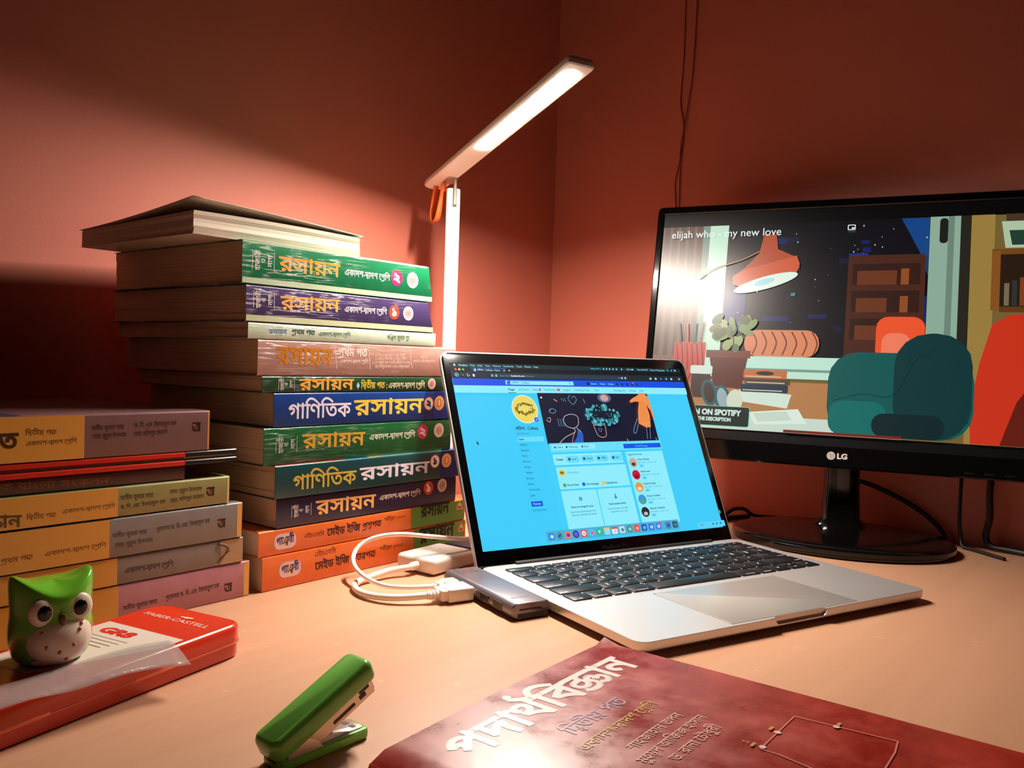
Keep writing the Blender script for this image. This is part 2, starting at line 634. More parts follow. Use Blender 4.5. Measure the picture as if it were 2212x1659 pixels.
# ================================================================ writing on the spines (mm along the stack face, mm above the desk)
PRINTS = [
('greentop', 't', 'রসায়ন', 9.2, 252.7, 69.3, 252.7, 10.1, (243, 170, 70), 0.02),
('greentop', 't', 'একাদশ-দ্বাদশ শ্রেণি', 74.6, 255.2, 126.2, 255.1, 4.6, (245, 240, 232), 0.015),
('greentop', 'o', 134.6, 258.4, 7.2, (205, 45, 105), '২', (245, 240, 232), None),
('greentop', 'o', 154.5, 258.1, 7.2, (250, 225, 215), 'seal', (220, 120, 100), None),
('greentop', 'v', -15.3, 250.6, 4.6, 265.8, (245, 240, 232)),
('purple', 't', 'রসায়ন', 11.5, 222.3, 70.0, 223.8, 9.7, (243, 175, 80), 0.02),
('purple', 't', 'একাদশ-দ্বাদশ শ্রেণি', 75.6, 224.3, 123.7, 225.0, 4.2, (245, 240, 232), 0.015),
('purple', 'o', 132.7, 227.5, 6.4, (232, 75, 50), '১', (245, 240, 232), None),
('purple', 'o', 150.2, 227.6, 6.4, (235, 215, 215), 'seal', (200, 110, 100), None),
('purple', 'v', -13.6, 221.8, 5.5, 234.8, (245, 240, 232)),
('white', 't', 'রসায়ন', 1.3, 202.7, 17.9, 203.1, 3.3, (120, 150, 190), 0.02),
('white', 't', 'প্রথম পত্র', 22.5, 203.3, 45.3, 203.5, 3.5, (70, 100, 95), 0.02),
('white', 't', 'একাদশ-দ্বাদশ শ্রেণি', 49.4, 203.0, 82.9, 203.4, 2.9, (90, 130, 120), 0.01),
('white', 't', 'সঞ্জিত কুমার গুহ', 125.1, 203.0, 152.5, 203.6, 3.3, (80, 110, 70), 0.01),
('brown', 't', 'রসায়ন', 8.9, 179.3, 63.7, 178.5, 12.6, (200, 125, 35), 0.02),
('brown', 't', 'প্রথম পত্র', 69.8, 187.0, 102.1, 187.1, 6.1, (250, 225, 210), 0.02),
('brown', 't', 'একাদশ-দ্বাদশ শ্রেণি', 72.0, 181.0, 103.5, 181.1, 2.7, (245, 215, 200), 0.01),
('brown', 't', 'লেখক', 124.2, 194.7, 130.3, 194.9, 2.3, (238, 200, 185), 0),
('brown', 't', 'প্রফেসর ড. মোঃ মহসিন হোসেন', 113.6, 190.9, 144.0, 191.7, 2.3, (238, 200, 185), 0),
('brown', 't', 'ড. মোঃ ফখরুল হক ও হারুন চৌধুরী', 111.4, 187.1, 148.0, 187.9, 2.3, (238, 200, 185), 0),
('brown', 't', 'ড. আবদুর রশিদ মিয়া ও আমির হোসেন', 111.5, 184.0, 149.4, 184.7, 2.3, (238, 200, 185), 0),
('brown', 't', 'এ. কে. আজাদ খান ও কাজী মহিউদ্দিন খান মজনু', 108.1, 180.7, 154.6, 181.4, 2.3, (238, 200, 185), 0),
('brown', 't', 'মোঃ হাবিবুর রহমান ও মোঃ মনজুর রহমান', 111.2, 177.4, 153.5, 177.9, 2.3, (238, 200, 185), 0),
('brown', 't', 'সম্পাদনা', 167.4, 186.7, 176.7, 186.9, 2.1, (238, 200, 185), 0),
('brown', 't', 'প্রফেসর ড. মোঃ আবদুস ছাত্তার', 158.2, 183.0, 187.0, 183.5, 2.1, (238, 200, 185), 0),
('brown', 'l', 66.1, 195.7, 68.9, 176.2, 0.5, (240, 205, 190)),
('brown', 'l', 102.7, 196.5, 106.3, 176.6, 0.5, (240, 205, 190)),
('brown', 'l', 152.5, 196.7, 157.3, 177.5, 0.5, (240, 205, 190)),
('thingreen', 'v', 11.0, 158.6, 26.3, 168.0, (215, 215, 200)),
('thingreen', 't', 'রসায়ন', 31.3, 158.6, 87.6, 158.8, 8.2, (240, 170, 70), 0.02),
('thingreen', 'd', 92.7, 161.9, 3.2, (150, 205, 225)),
('thingreen', 't', 'দ্বিতীয় পত্র :', 96.1, 159.5, 126.9, 159.5, 4.9, (215, 190, 70), 0.02),
('thingreen', 't', 'একাদশ-দ্বাদশ শ্রেণি', 128.2, 159.5, 174.2, 159.7, 4.4, (225, 215, 175), 0.01),
('thingreen', 'o', 183.6, 163.3, 5.2, (240, 215, 205), 'seal', (205, 110, 95), None),
('blue', 't', 'গাণিতিক', 20.9, 135.6, 85.1, 135.8, 10.8, (235, 225, 238), 0.016),
('blue', 't', 'রসায়ন', 89.6, 136.4, 172.3, 136.6, 12.1, (235, 200, 75), 0.02),
('blue', 'o', 180.2, 144.6, 6.8, (245, 240, 232), '২', (30, 25, 30), (190, 60, 45)),
('blue', 'o', 194.5, 144.8, 6.8, (235, 190, 110), 'seal2', (225, 90, 40), None),
('greenmid', 'v', 9.9, 108.7, 30.3, 121.8, (205, 210, 195)),
('greenmid', 't', 'রসায়ন', 36.0, 111.3, 101.6, 110.3, 10.5, (205, 160, 55), 0.02),
('greenmid', 't', 'একাদশ-দ্বাদশ শ্রেণি', 107.1, 114.1, 163.2, 114.1, 4.3, (225, 225, 205), 0.015),
('greenmid', 'o', 173.3, 118.3, 6.8, (215, 50, 100), '২', (245, 240, 232), None),
('greenmid', 'o', 195.1, 118.7, 6.8, (230, 215, 195), 'seal', (175, 110, 90), None),
('teal', 't', 'গাণিতিক', 25.2, 78.5, 91.0, 77.9, 10.5, (205, 175, 65), 0.016),
('teal', 't', 'রসায়ন', 95.8, 80.0, 180.4, 79.8, 9.9, (235, 225, 238), 0.02),
('teal', 'o', 188.4, 89.6, 6.8, (245, 240, 232), '১', (30, 25, 30), (190, 60, 45)),
('teal', 'o', 204.4, 89.2, 6.8, (235, 185, 110), 'seal2', (225, 90, 40), None),
('navy', 'v', 26.4, 55.7, 46.1, 65.8, (235, 225, 225)),
('navy', 't', 'রসায়ন', 51.2, 55.3, 116.2, 54.2, 10.6, (250, 190, 110), 0.02),
('navy', 't', 'একাদশ-দ্বাদশ শ্রেণি', 121.2, 59.3, 172.5, 59.2, 3.9, (240, 225, 200), 0.015),
('navy', 'o', 183.2, 64.4, 6.5, (215, 65, 40), '১', (245, 240, 232), None),
('navy', 'o', 201.9, 65.1, 6.5, (225, 205, 190), 'seal', (150, 100, 90), None),
('orange2', 't', 'রসায়ন', 173.9, 37.4, 212.3, 37.6, 10.0, (22, 30, 18), 0.035),
('orange2', 't', 'এইচএসসি', 39.6, 37.2, 60.1, 36.6, 3.3, (110, 35, 15), 0.0),
('orange2', 't', 'মেইড ইজি', 63.3, 35.8, 99.3, 35.4, 5.5, (70, 22, 14), 0.028),
('orange2', 't', 'প্রশ্নপত্র', 102.0, 36.1, 124.1, 36.3, 4.8, (70, 22, 14), 0.016),
('orange2', 't', 'পরীক্ষা ২০২০', 127.6, 39.7, 154.0, 39.6, 3.0, (110, 35, 15), 0),
('orange1', 't', 'এইচএসসি', 50.6, 19.9, 72.9, 19.9, 3.9, (110, 35, 15), 0.0),
('orange1', 't', 'মেইড ইজি', 51.5, 9.1, 87.9, 9.1, 5.6, (70, 22, 14), 0.028),
('orange1', 't', 'উত্তরপত্র', 89.9, 9.3, 118.1, 9.7, 5.3, (70, 22, 14), 0.016),
('orange1', 't', 'পরীক্ষা ২০২০', 122.8, 13.8, 152.0, 13.4, 3.1, (110, 35, 15), 0),
('orange1', 't', 'রসায়ন', 173.3, 12.7, 220.4, 13.5, 12.5, (22, 30, 18), 0.035),
('orange2', 'p', 21.1, 37.9, 21, 12.5),
('orange2', 'e', 228.0, 42.7, 5),
('orange1', 'p', 26.5, 14.5, 21, 12.5),
('orange1', 'e', 231.3, 20.5, 5),
('T1', 't', 'গণিত', -212.3, 124.3, -178.2, 124.4, 8.9, (70, 42, 22), 0.035),
('T1', 't', 'দ্বিতীয় পত্র', -173.9, 132.4, -155.4, 132.1, 2.8, (120, 75, 25), 0.01),
('T1', 't', 'একাদশ-দ্বাদশ শ্রেণি', -173.4, 125.8, -142.8, 126.1, 2.4, (120, 75, 25), 0.01),
('T1', 't', 'অসীম কুমার সাহা', -133.6, 133.5, -111.8, 133.7, 2.6, (72, 48, 44), 0.01),
('T1', 't', 'মোঃ নূরুল ইসলাম', -132.6, 128.0, -110.3, 128.3, 2.6, (72, 48, 44), 0.01),
('T1', 't', 'ড. বি. এম. ইকরামুল হক', -104.6, 134.4, -74.1, 134.7, 2.6, (72, 48, 44), 0.01),
('T1', 't', 'মোঃ খলিলুর রহমান', -104.5, 128.3, -80.8, 128.9, 2.7, (72, 48, 44), 0.01),
('T3', 't', 'বিজ্ঞান', -206.7, 78.3, -175.5, 76.1, 6.6, (95, 72, 30), 0.028),
('T3', 't', 'দ্বিতীয় পত্র', -172.4, 79.6, -155.0, 79.4, 2.8, (130, 88, 30), 0.01),
('T3', 't', 'একাদশ-দ্বাদশ শ্রেণি', -151.2, 80.9, -117.0, 81.1, 2.4, (130, 88, 30), 0.01),
('T3', 't', 'অসীম কুমার সাহা', -113.6, 85.6, -90.2, 85.1, 2.7, (75, 65, 35), 0.01),
('T3', 't', 'ড. বি. এম. ইকরামুল হক', -113.2, 79.4, -81.3, 79.9, 2.3, (75, 65, 35), 0.01),
('T3', 't', 'মোঃ নূরুল ইসলাম', -77.8, 86.3, -53.2, 86.2, 2.4, (75, 65, 35), 0.01),
('T3', 't', 'মোঃ খলিলুর রহমান', -77.5, 79.8, -51.6, 80.5, 2.5, (75, 65, 35), 0.01),
('T4', 't', 'প্রথম পত্র', -186.6, 54.6, -168.4, 54.8, 2.8, (130, 85, 30), 0.01),
('T4', 't', 'একাদশ-দ্বাদশ শ্রেণি', -161.4, 55.2, -122.5, 55.4, 2.5, (130, 85, 30), 0.01),
('T4', 't', 'অসীম কুমার সাহা', -118.5, 60.6, -94.2, 60.3, 2.6, (75, 68, 62), 0.01),
('T4', 't', 'মোঃ নূরুল ইসলাম', -116.5, 53.6, -90.0, 53.9, 2.6, (75, 68, 62), 0.01),
('T4', 't', 'প্রফেসর ড. বি. এম. ইকরামুল হক', -87.4, 60.6, -46.1, 61.5, 2.8, (75, 68, 62), 0.01),
('T5', 't', 'একাদশ-দ্বাদশ শ্রেণি', -108.8, 34.7, -73.8, 33.7, 3.4, (62, 52, 48), 0.015),
('T6', 't', 'অসীম কুমার সাহা', -109.7, 9.3, -85.3, 9.5, 2.6, (70, 40, 45), 0.01),
('T6', 't', 'প্রফেসর ড. বি. এম. ইকরামুল হক', -78.8, 10.1, -36.5, 11.2, 3.0, (70, 40, 45), 0.01),
('T1', 'n', -58.6, 132.7, 5.6, 6.6),
('T3', 'n', -46.3, 84.5, 5.6, 6.6),
('T4', 'n', -36.6, 59.8, 5.6, 6.6),
('T6', 'n', -28.8, 9.7, 5.6, 6.6),
('T2', 't', 'ক বাংলা সংকলন', -187.6, 99.0, -120.6, 97.3, 3.8, (132, 80, 44), 0.016),
]

# ================================================================ the room
K = Vector((57.0, 1319.0, 0.0))          # where the two walls meet, at desk height
DL = Vector((-0.65, -0.76, 0.0)).normalized()     # along the left wall, towards the viewer
DR = Vector((-DL.y, DL.x, 0.0))                   # along the right wall, towards the viewer
FLOOR_Z = -740.0

def wall_material():
    m, nt, b, N, L = nmat('wall_paint')
    tc = N.new('ShaderNodeTexCoord')
    n1 = N.new('ShaderNodeTexNoise'); n1.inputs['Scale'].default_value = 2.5; n1.inputs['Detail'].default_value = 5
    L.new(tc.outputs['Object'], n1.inputs['Vector'])
    mx = N.new('ShaderNodeMix'); mx.data_type = 'RGBA'
    mx.inputs['A'].default_value = (0.53, 0.158, 0.107, 1)
    mx.inputs['B'].default_value = (0.59, 0.182, 0.126, 1)
    L.new(n1.outputs['Fac'], mx.inputs['Factor'])
    L.new(mx.outputs['Result'], b.inputs['Base Color'])
    n2 = N.new('ShaderNodeTexNoise'); n2.inputs['Scale'].default_value = 260; n2.inputs['Detail'].default_value = 4
    L.new(tc.outputs['Object'], n2.inputs['Vector'])
    bp = N.new('ShaderNodeBump'); bp.inputs['Strength'].default_value = 0.12; bp.inputs['Distance'].default_value = 0.001
    L.new(n2.outputs['Fac'], bp.inputs['Height']); L.new(bp.outputs['Normal'], b.inputs['Normal'])
    b.inputs['Roughness'].default_value = 0.55
    b.inputs['Specular IOR Level'].default_value = 0.25
    return m

WALL = wall_material()

def prism(name, P, z0, z1, m, parent=None):
    V, F = loft([[(p[0], p[1], z0) for p in P], [(p[0], p[1], z1) for p in P]])
    return obj(name, V, F, m, parent)

def quad_plan(o, a, la, b, lb):
    return [tuple((o)[:2]), tuple((o + a * la)[:2]), tuple((o + a * la + b * lb)[:2]), tuple((o + b * lb)[:2])]

w = prism('wall_left', quad_plan(K - DR * 100, DL, 2600, DR, 100), FLOOR_Z, 1900, WALL); w['kind'] = 'structure'
w = prism('wall_right', quad_plan(K - DL * 100 - DR * 100, DR, 2700, DL, 100), FLOOR_Z, 1900, WALL); w['kind'] = 'structure'
fl = prism('floor', quad_plan(K, DL, 2600, DR, 2600), FLOOR_Z - 40, FLOOR_Z, mat('floor_tile', (150, 120, 100), 0.4, noise=0.15, nscale=6)); fl['kind'] = 'structure'

def desk_material():
    m, nt, b, N, L = nmat('beech_laminate')
    tc = N.new('ShaderNodeTexCoord')
    mp = N.new('ShaderNodeMapping')
    mp.inputs['Scale'].default_value = (3.0, 60.0, 1.0)
    L.new(tc.outputs['Object'], mp.inputs['Vector'])
    n1 = N.new('ShaderNodeTexNoise'); n1.inputs['Scale'].default_value = 1.0; n1.inputs['Detail'].default_value = 6; n1.inputs['Distortion'].default_value = 0.4
    L.new(mp.outputs['Vector'], n1.inputs['Vector'])
    mx = N.new('ShaderNodeMix'); mx.data_type = 'RGBA'
    mx.inputs['A'].default_value = (0.51, 0.262, 0.150, 1)
    mx.inputs['B'].default_value = (0.61, 0.338, 0.205, 1)
    L.new(n1.outputs['Fac'], mx.inputs['Factor'])
    # short dark pores along the grain and small pale flecks
    mp2 = N.new('ShaderNodeMapping'); mp2.inputs['Scale'].default_value = (60.0, 900.0, 1.0)
    L.new(tc.outputs['Object'], mp2.inputs['Vector'])
    n2 = N.new('ShaderNodeTexNoise'); n2.inputs['Scale'].default_value = 1.0; n2.inputs['Detail'].default_value = 2
    L.new(mp2.outputs['Vector'], n2.inputs['Vector'])
    r2 = N.new('ShaderNodeMapRange'); r2.inputs['From Min'].default_value = 0.66; r2.inputs['From Max'].default_value = 0.74; r2.inputs['To Max'].default_value = 0.35
    L.new(n2.outputs['Fac'], r2.inputs['Value'])
    m2 = N.new('ShaderNodeMix'); m2.data_type = 'RGBA'
    L.new(r2.outputs[0], m2.inputs['Factor']); L.new(mx.outputs['Result'], m2.inputs['A'])
    m2.inputs['B'].default_value = (0.38, 0.19, 0.09, 1)
    mp3 = N.new('ShaderNodeMapping'); mp3.inputs['Scale'].default_value = (160.0, 60.0, 1.0)
    L.new(tc.outputs['Object'], mp3.inputs['Vector'])
    n3 = N.new('ShaderNodeTexNoise'); n3.inputs['Scale'].default_value = 1.0; n3.inputs['Detail'].default_value = 1
    L.new(mp3.outputs['Vector'], n3.inputs['Vector'])
    r3 = N.new('ShaderNodeMapRange'); r3.inputs['From Min'].default_value = 0.75; r3.inputs['From Max'].default_value = 0.8; r3.inputs['To Max'].default_value = 0.5
    L.new(n3.outputs['Fac'], r3.inputs['Value'])
    m3 = N.new('ShaderNodeMix'); m3.data_type = 'RGBA'
    L.new(r3.outputs[0], m3.inputs['Factor']); L.new(m2.outputs['Result'], m3.inputs['A'])
    m3.inputs['B'].default_value = (0.72, 0.46, 0.32, 1)
    L.new(m3.outputs['Result'], b.inputs['Base Color'])
    b.inputs['Roughness'].default_value = 0.42
    b.inputs['Specular IOR Level'].default_value = 0.35
    return m

DESKM = desk_material()
dang = math.degrees(math.atan2(-DL.y, -DL.x))     # local x runs from the viewer's end to the wall corner
desk = empty('desk', tuple(K + DL * 3 + DR * 3 + Vector((0, 0, FLOOR_Z))), dang, 'pale beech laminate desk pushed into the corner of the red walls', 'desk')
def dk(name, x0, x1, y0, y1, z0, z1, r):
    return rbox(name, x0, x1, y0, y1, z0 - FLOOR_Z, z1 - FLOOR_Z, DESKM, desk, r)
dk('desk_top', -1500, 0, -820, 0, -28, 0, 1.2)
dk('side_panel', -1480, -1455, -790, -20, FLOOR_Z, -28, 0.8)
dk('side_panel', -45, -20, -790, -20, FLOOR_Z, -28, 0.8)
dk('back_panel', -1455, -45, -60, -42, -420, -28, 0.8)

# ---- two thin painted wires hanging down the right wall
WIREM = mat('painted_wire', (138, 50, 34), 0.6)
def on_wall(u, z, off=1.2):
    p = K + DR * u + DL * off
    return (p.x, p.y, z)
def wu(x, y):
    return (Vector((x, y, 0)) - K).dot(DR)
tag(tube('hanging_wire', [on_wall(wu(223.5, 1177) + 0, 900), on_wall(wu(223.1, 1177), 690), on_wall(218.5, 610), on_wall(216.0, 552), on_wall(221, 525), on_wall(222.5, 500), on_wall(217, 466), on_wall(212, 440), on_wall(214, 411), on_wall(217, 330), on_wall(216, 200), on_wall(218, 2)], .75, WIREM),
    'thin painted wire on the right wall, leftmost at the top', 'wire')
tag(tube('hanging_wire', [on_wall(238, 900, 2.4), on_wall(236.5, 686, 2.4), on_wall(234, 590, 2.4), on_wall(229, 545, 3.2), on_wall(225, 515, 4.2), on_wall(220.5, 490, 4.2), on_wall(220, 455, 3), on_wall(220, 411, 2.4), on_wall(222, 300, 2.4), on_wall(222, 2, 2.4)], .75, WIREM),
    'thin painted wire on the right wall, rightmost at the top', 'wire')

# ================================================================ books
P0 = Vector((-190.4, 655.4, 0.0))
ANG = 51.4
SD = Vector((math.cos(math.radians(ANG)), math.sin(math.radians(ANG)), 0))
SN = Vector((-SD.y, SD.x, 0))
PAGE = page_mat('paper_pages', (232, 205, 178))
PAGEW = page_mat('paper_pages_white', (240, 225, 205))
PLAIN_PRINT = print_mat('spine_ink')
WORN_PRINT = print_mat('worn_spine_ink', wear=0.95, left_bias=0.17)

def page_block(L, dep, h, t, parent, m, skew=0.0, droop=0.0, n=5):
    rr = random.Random(int(L * 7 + h * 13 + dep))
    V = []; F = []
    zs = [t + (h - 2 * t) * k / n for k in range(n + 1)]
    for k in range(n):
        a = 1.2 + rr.random() * 0.8; b = 1.2 + rr.random() * 0.8; c = 1.0 + rr.random() * 1.4
        z0, z1 = zs[k], zs[k + 1]
        s0, s1 = skew * z0 / h, skew * z1 / h
        base = len(V)
        ny = 6
        for z, s in ((z0, s0), (z1, s1)):
            for j in range(ny + 1):
                y = t + 0.2 + (dep - c - t) * j / ny
                dz = -droop * (y / dep) ** 2
                V.append((a, y, z + dz)); V.append((L - b + s, y, z + dz))
        q = 2 * (ny + 1)
        for j in range(ny):
            i = base + 2 * j
            F.append((i, i + 1, i + 3, i + 2)); F.append((i + q, i + q + 2, i + q + 3, i + q + 1))
            F.append((i, i + 2, i + q + 2, i + q)); F.append((i + 1, i + q + 1, i + q + 3, i + 3))
        i = base; F.append((i, i + q, i + q + 1, i + 1))
        i = base + 2 * ny; F.append((i, i + 1, i + q + 1, i + q))
    return obj('pages', V, F, m, parent)

def cover_shell(L, dep, h, t, r, parent, m, skew=0.0, droop=0.0, name='cover', bulge=0.0):
    def prof(o):
        P = []
        ny = 6
        for j in range(ny + 1):
            P.append((dep - (dep - r) * j / ny, h - o))
        for k in range(1, 6):
            a = math.radians(90 + 90 * k / 5); rr = max(r - o, 0.05)
            P.append((r + rr * math.cos(a), h - r + rr * math.sin(a)))
        for k in range(1, 6):
            a = math.radians(180 + 90 * k / 5); rr = max(r - o, 0.05)
            P.append((r + rr * math.cos(a), r + rr * math.sin(a)))
        for j in range(1, ny + 1):
            P.append((r + (dep - r) * j / ny, o))
        return P
    loop = prof(0) + prof(t)[::-1]
    loops = []
    for x in (0, L):
        loops.append([(x + (skew * z / h if x > 0 else 0), y, z - droop * (max(y, 0) / dep) ** 2) for y, z in loop])
    n = len(loop); V = loops[0] + loops[1]; F = []
    for k in range(n):
        k2 = (k + 1) % n
        F.append((k, k2, n + k2, n + k))
    half = n // 2
    for e in (0, n):
        for k in range(half - 1):
            F.append((e + k, e + k + 1, e + n - 2 - k, e + n - 1 - k))
    return obj(name, V, F, m, parent, auto=30)

def seal(p, x, y, r, kind, gcol, bg):
    if kind in ('seal', 'seal2'):
        if kind == 'seal2':
            p.disc(x, y, r * .86, (200, 140, 70)); p.disc(x, y, r * .78, bg)
        p.disc(x, y, r * .58, gcol)
        p.disc(x, y, r * .5, bg if kind == 'seal' else gcol)
        p.rr(x - r * .16, y - r * .42, x + r * .16, y + r * .42, r * .1, gcol if kind == 'seal' else (245, 225, 205))
        for k in (-1, 1):
            p.rect(x + k * r * .34 - r * .07, y - r * .28, x + k * r * .34 + r * .07, y + r * .28, gcol if kind == 'seal' else (225, 190, 120))
        for k in (-.25, 0, .25):
            p.rect(x - r * .16, y + k * r - r * .03, x + r * .16, y + k * r + r * .03, bg)
    elif kind:
        p.text(kind, x - r * .52, y - r * .48, x + r * .52, y - r * .48, r * .95, gcol, .06)

INK_NAMES = {'t': 'lettering', 'o': 'emblem', 'v': 'author_lettering', 'l': 'rule_line', 'd': 'ornament', 'p': 'publisher_logo', 'e': 'publisher_emblem', 'n': 'publisher_logo'}
def ink(book_key, s0, z0, m, e):
    for it in PRINTS:
        if it[0] != book_key: continue
        k = it[1]
        p = Print()
        if k == 't':
            _, _, st, x0, y0, x1, y1, h, col, wt = it
            p.text(st, x0 - s0, y0 - z0, x1 - s0, y1 - z0, h, col, wt, up=(0, 1))
        elif k == 'o':
            _, _, x, y, r, col, g, gc, ring = it
            if ring: p.disc(x - s0, y - z0, r, ring); p.disc(x - s0, y - z0, r * .84, col)
            else: p.disc(x - s0, y - z0, r, col)
            seal(p, x - s0, y - z0, r * (.84 if ring else 1), g, gc, col)
        elif k == 'v':
            _, _, x0, y0, x1, y1, col = it
            x0 -= s0; x1 -= s0; y0 -= z0; y1 -= z0
            w = x1 - x0
            p.rect(x0, y0, x0 + .35, y1, col); p.rect(x1 - .35, y0, x1, y1, col)
            for st, f, a, b in (('হাজারী', .34, 0.0, 1.0), ('ও', .58, .38, .62), ('নাগ', .9, .22, .82)):
                h = y1 - y0
                p.text(st, x0 + w * f, y0 + h * a, x0 + w * f, y0 + h * b, w * .19, col, .01)
        elif k == 'l':
            _, _, x0, y0, x1, y1, w, col = it
            p.line([(x0 - s0, y0 - z0), (x1 - s0, y1 - z0)], w, col)
        elif k == 'd':
            _, _, x, y, r, col = it
            p.poly([(x - s0 - r * .6, y - z0), (x - s0, y - z0 - r), (x - s0 + r * .6, y - z0), (x - s0, y - z0 + r)], col)
        elif k == 'p':
            _, _, x, y, w, h = it
            x -= s0; y -= z0
            p.rr(x - w / 2, y - h / 2, x + w / 2, y + h / 2, h * .42, (225, 195, 205))
            p.disc(x + 1, y, w * .26, (240, 205, 150), h * .36)
            p.text('পাঞ্জেরী', x - w * .4, y - h * .2, x + w * .4, y - h * .14, h * .42, (60, 40, 105), .03)
        elif k == 'e':
            _, _, x, y, r = it
            x -= s0; y -= z0
            p.poly([(x - r, y - r * .9), (x + r, y - r * .9), (x + r * .7, y + r * .2), (x, y + r), (x - r * .7, y + r * .2)], (210, 160, 120))
            p.poly([(x - r * .5, y - r * .6), (x + r * .5, y - r * .6), (x, y + r * .2)], (200, 70, 50))
            p.disc(x, y + r * .1, r * .25, (245, 230, 200))
        elif k == 'n':
            _, _, x, y, w, h = it
            x -= s0; y -= z0
            p.rect(x - w * .55, y + h * .32, x + w * .6, y + h * .5, (45, 25, 20))
            p.disc(x - w * .05, y - h * .08, w * .5, (45, 25, 20)); p.disc(x - w * .02, y - h * .06, w * .26, BG[book_key])
            p.disc(x + w * .02, y - h * .05, w * .15, (45, 25, 20))
            p.rect(x + w * .3, y - h * .5, x + w * .52, y + h * .4, (45, 25, 20))
            p.poly([(x - w * .5, y + h * .3), (x - w * .1, y + h * .3), (x - w * .45, y - h * .05)], (205, 85, 45))
        p.build(INK_NAMES[k], m, e, lambda v: (v[0], -0.08 - v[2], v[1]))

BG = {'T1': (122, 88, 88), 'T3': (150, 145, 90), 'T4': (135, 130, 128), 'T6': (190, 130, 145)}

def book(key, label, s0, s1, z0, z1, dep, col, bands=(), topbands=(), n0=0.0, rz=0.0, t=0.45, r=1.6, wear=0.0, bias=0.16, rough=0.34, page=None, skew=0.0, droop=0.0, extra=None):
    L = s1 - s0; h = z1 - z0
    o = P0 + SD * s0 + SN * n0
    e = empty('textbook', (o.x, o.y, z0), ANG + rz, label, 'book', GROUP)
    cm = cover_mat('cover_' + key, col, rough, wear, bias)
    cv = cover_shell(L, dep, h, t, r, e, cm, skew, droop)
    page_block(L, dep, h, t + .15, e, page or PAGE, skew, droop)
    for x0, y0, x1, y1, c in bands:
        q = Print(); q.rect(x0 - s0, y0, x1 - s0, y1, c)
        q.build('spine_band', WORN_PRINT if wear > .5 else PLAIN_PRINT, e, lambda v: (v[0], -0.05, v[1]))
    ink(key, s0, z0, WORN_PRINT if wear > .5 else PLAIN_PRINT, e)
    if topbands:
        for x0, y0, x1, y1, c in topbands:
          q = Print(); q.rect(x0 - s0, y0, x1 - s0, y1, c)
          q.build('cover_band', PLAIN_PRINT, e, lambda v: (v[0], v[1], h + 0.05 + v[2]))
    return e

GROUP = 'books in the tall stack'
OR = (236, 118, 48)
book('orange1', 'orange guide book with green spine end, lowest in the tall stack', 0, 238, 0, 27.6, 176, OR, bands=[(165.3, 0.6, 236, 26.8, (104, 150, 62))], rough=.28, page=PAGEW)
book('orange2', 'thinner orange guide book with green spine end, second lowest in the tall stack', -4, 236, 27.8, 47.9, 176, OR, bands=[(161.7, 0.6, 234, 19.4, (104, 150, 62))], rough=.28, page=PAGEW)
book('navy', 'dark violet chemistry textbook resting directly on the orange books', 12, 221.5, 48.1, 72.2, 192, (44, 26, 62))
book('teal', 'dark teal textbook with yellow and white title and a blue spine end', 8.2, 222.5, 72.4, 99.0, 193, (12, 66, 70), bands=[(196.3, .6, 221.5, 26, (22, 28, 92))],
     topbands=[(9, 1.2, 80, 60, (228, 84, 60)), (80, 1.2, 105.7, 60, (40, 140, 190)), (105.7, 1.2, 123.6, 60, (235, 215, 150)), (123.6, 1.2, 200, 60, (150, 200, 190)), (200, 1.2, 222, 60, (28, 36, 110))], n0=-2.5)
book('greenmid', 'green chemistry textbook between the blue book and the dark teal book', -1, 212, 99.2, 128.9, 194, (18, 96, 48), wear=.25, bias=.3)
book('blue', 'bright blue textbook with white and yellow title in the tall stack', 7.2, 215, 129.1, 156.4, 192, (20, 62, 140), bands=[(187.3, .6, 214, 26.6, (24, 44, 122))])
book('thingreen', 'thin dark green textbook squeezed under the brown book', -4, 204, 156.6, 169.7, 190, (32, 72, 42), wear=.3, bias=.1)
book('brown', 'mauve brown chemistry textbook with gold title in the tall stack', -8.5, 216, 169.9, 198.0, 205, (186, 140, 128), wear=.35, bias=.3)
book('white', 'thin pale mint textbook lying on the mauve brown book', -17.5, 187, 198.2, 210.9, 203, (214, 228, 205), wear=.2)
book('purple', 'creased violet textbook with pale lower border under the top green book', -20, 183.5, 211.1, 239.3, 208, (78, 62, 112), bands=[(-19.5, .7, 183, 5.2, (205, 212, 165))], wear=1.0, bias=.19, skew=-8)
book('greentop', 'creased emerald textbook lying second from the top of the tall stack', -24, 181, 239.6, 272.6, 198, (22, 128, 82), bands=[(-23.5, .7, 180.5, 5.0, (196, 214, 178)), (-23.5, 31.2, 172, 32.3, (205, 222, 195))], wear=1.0, bias=.13, skew=-6)

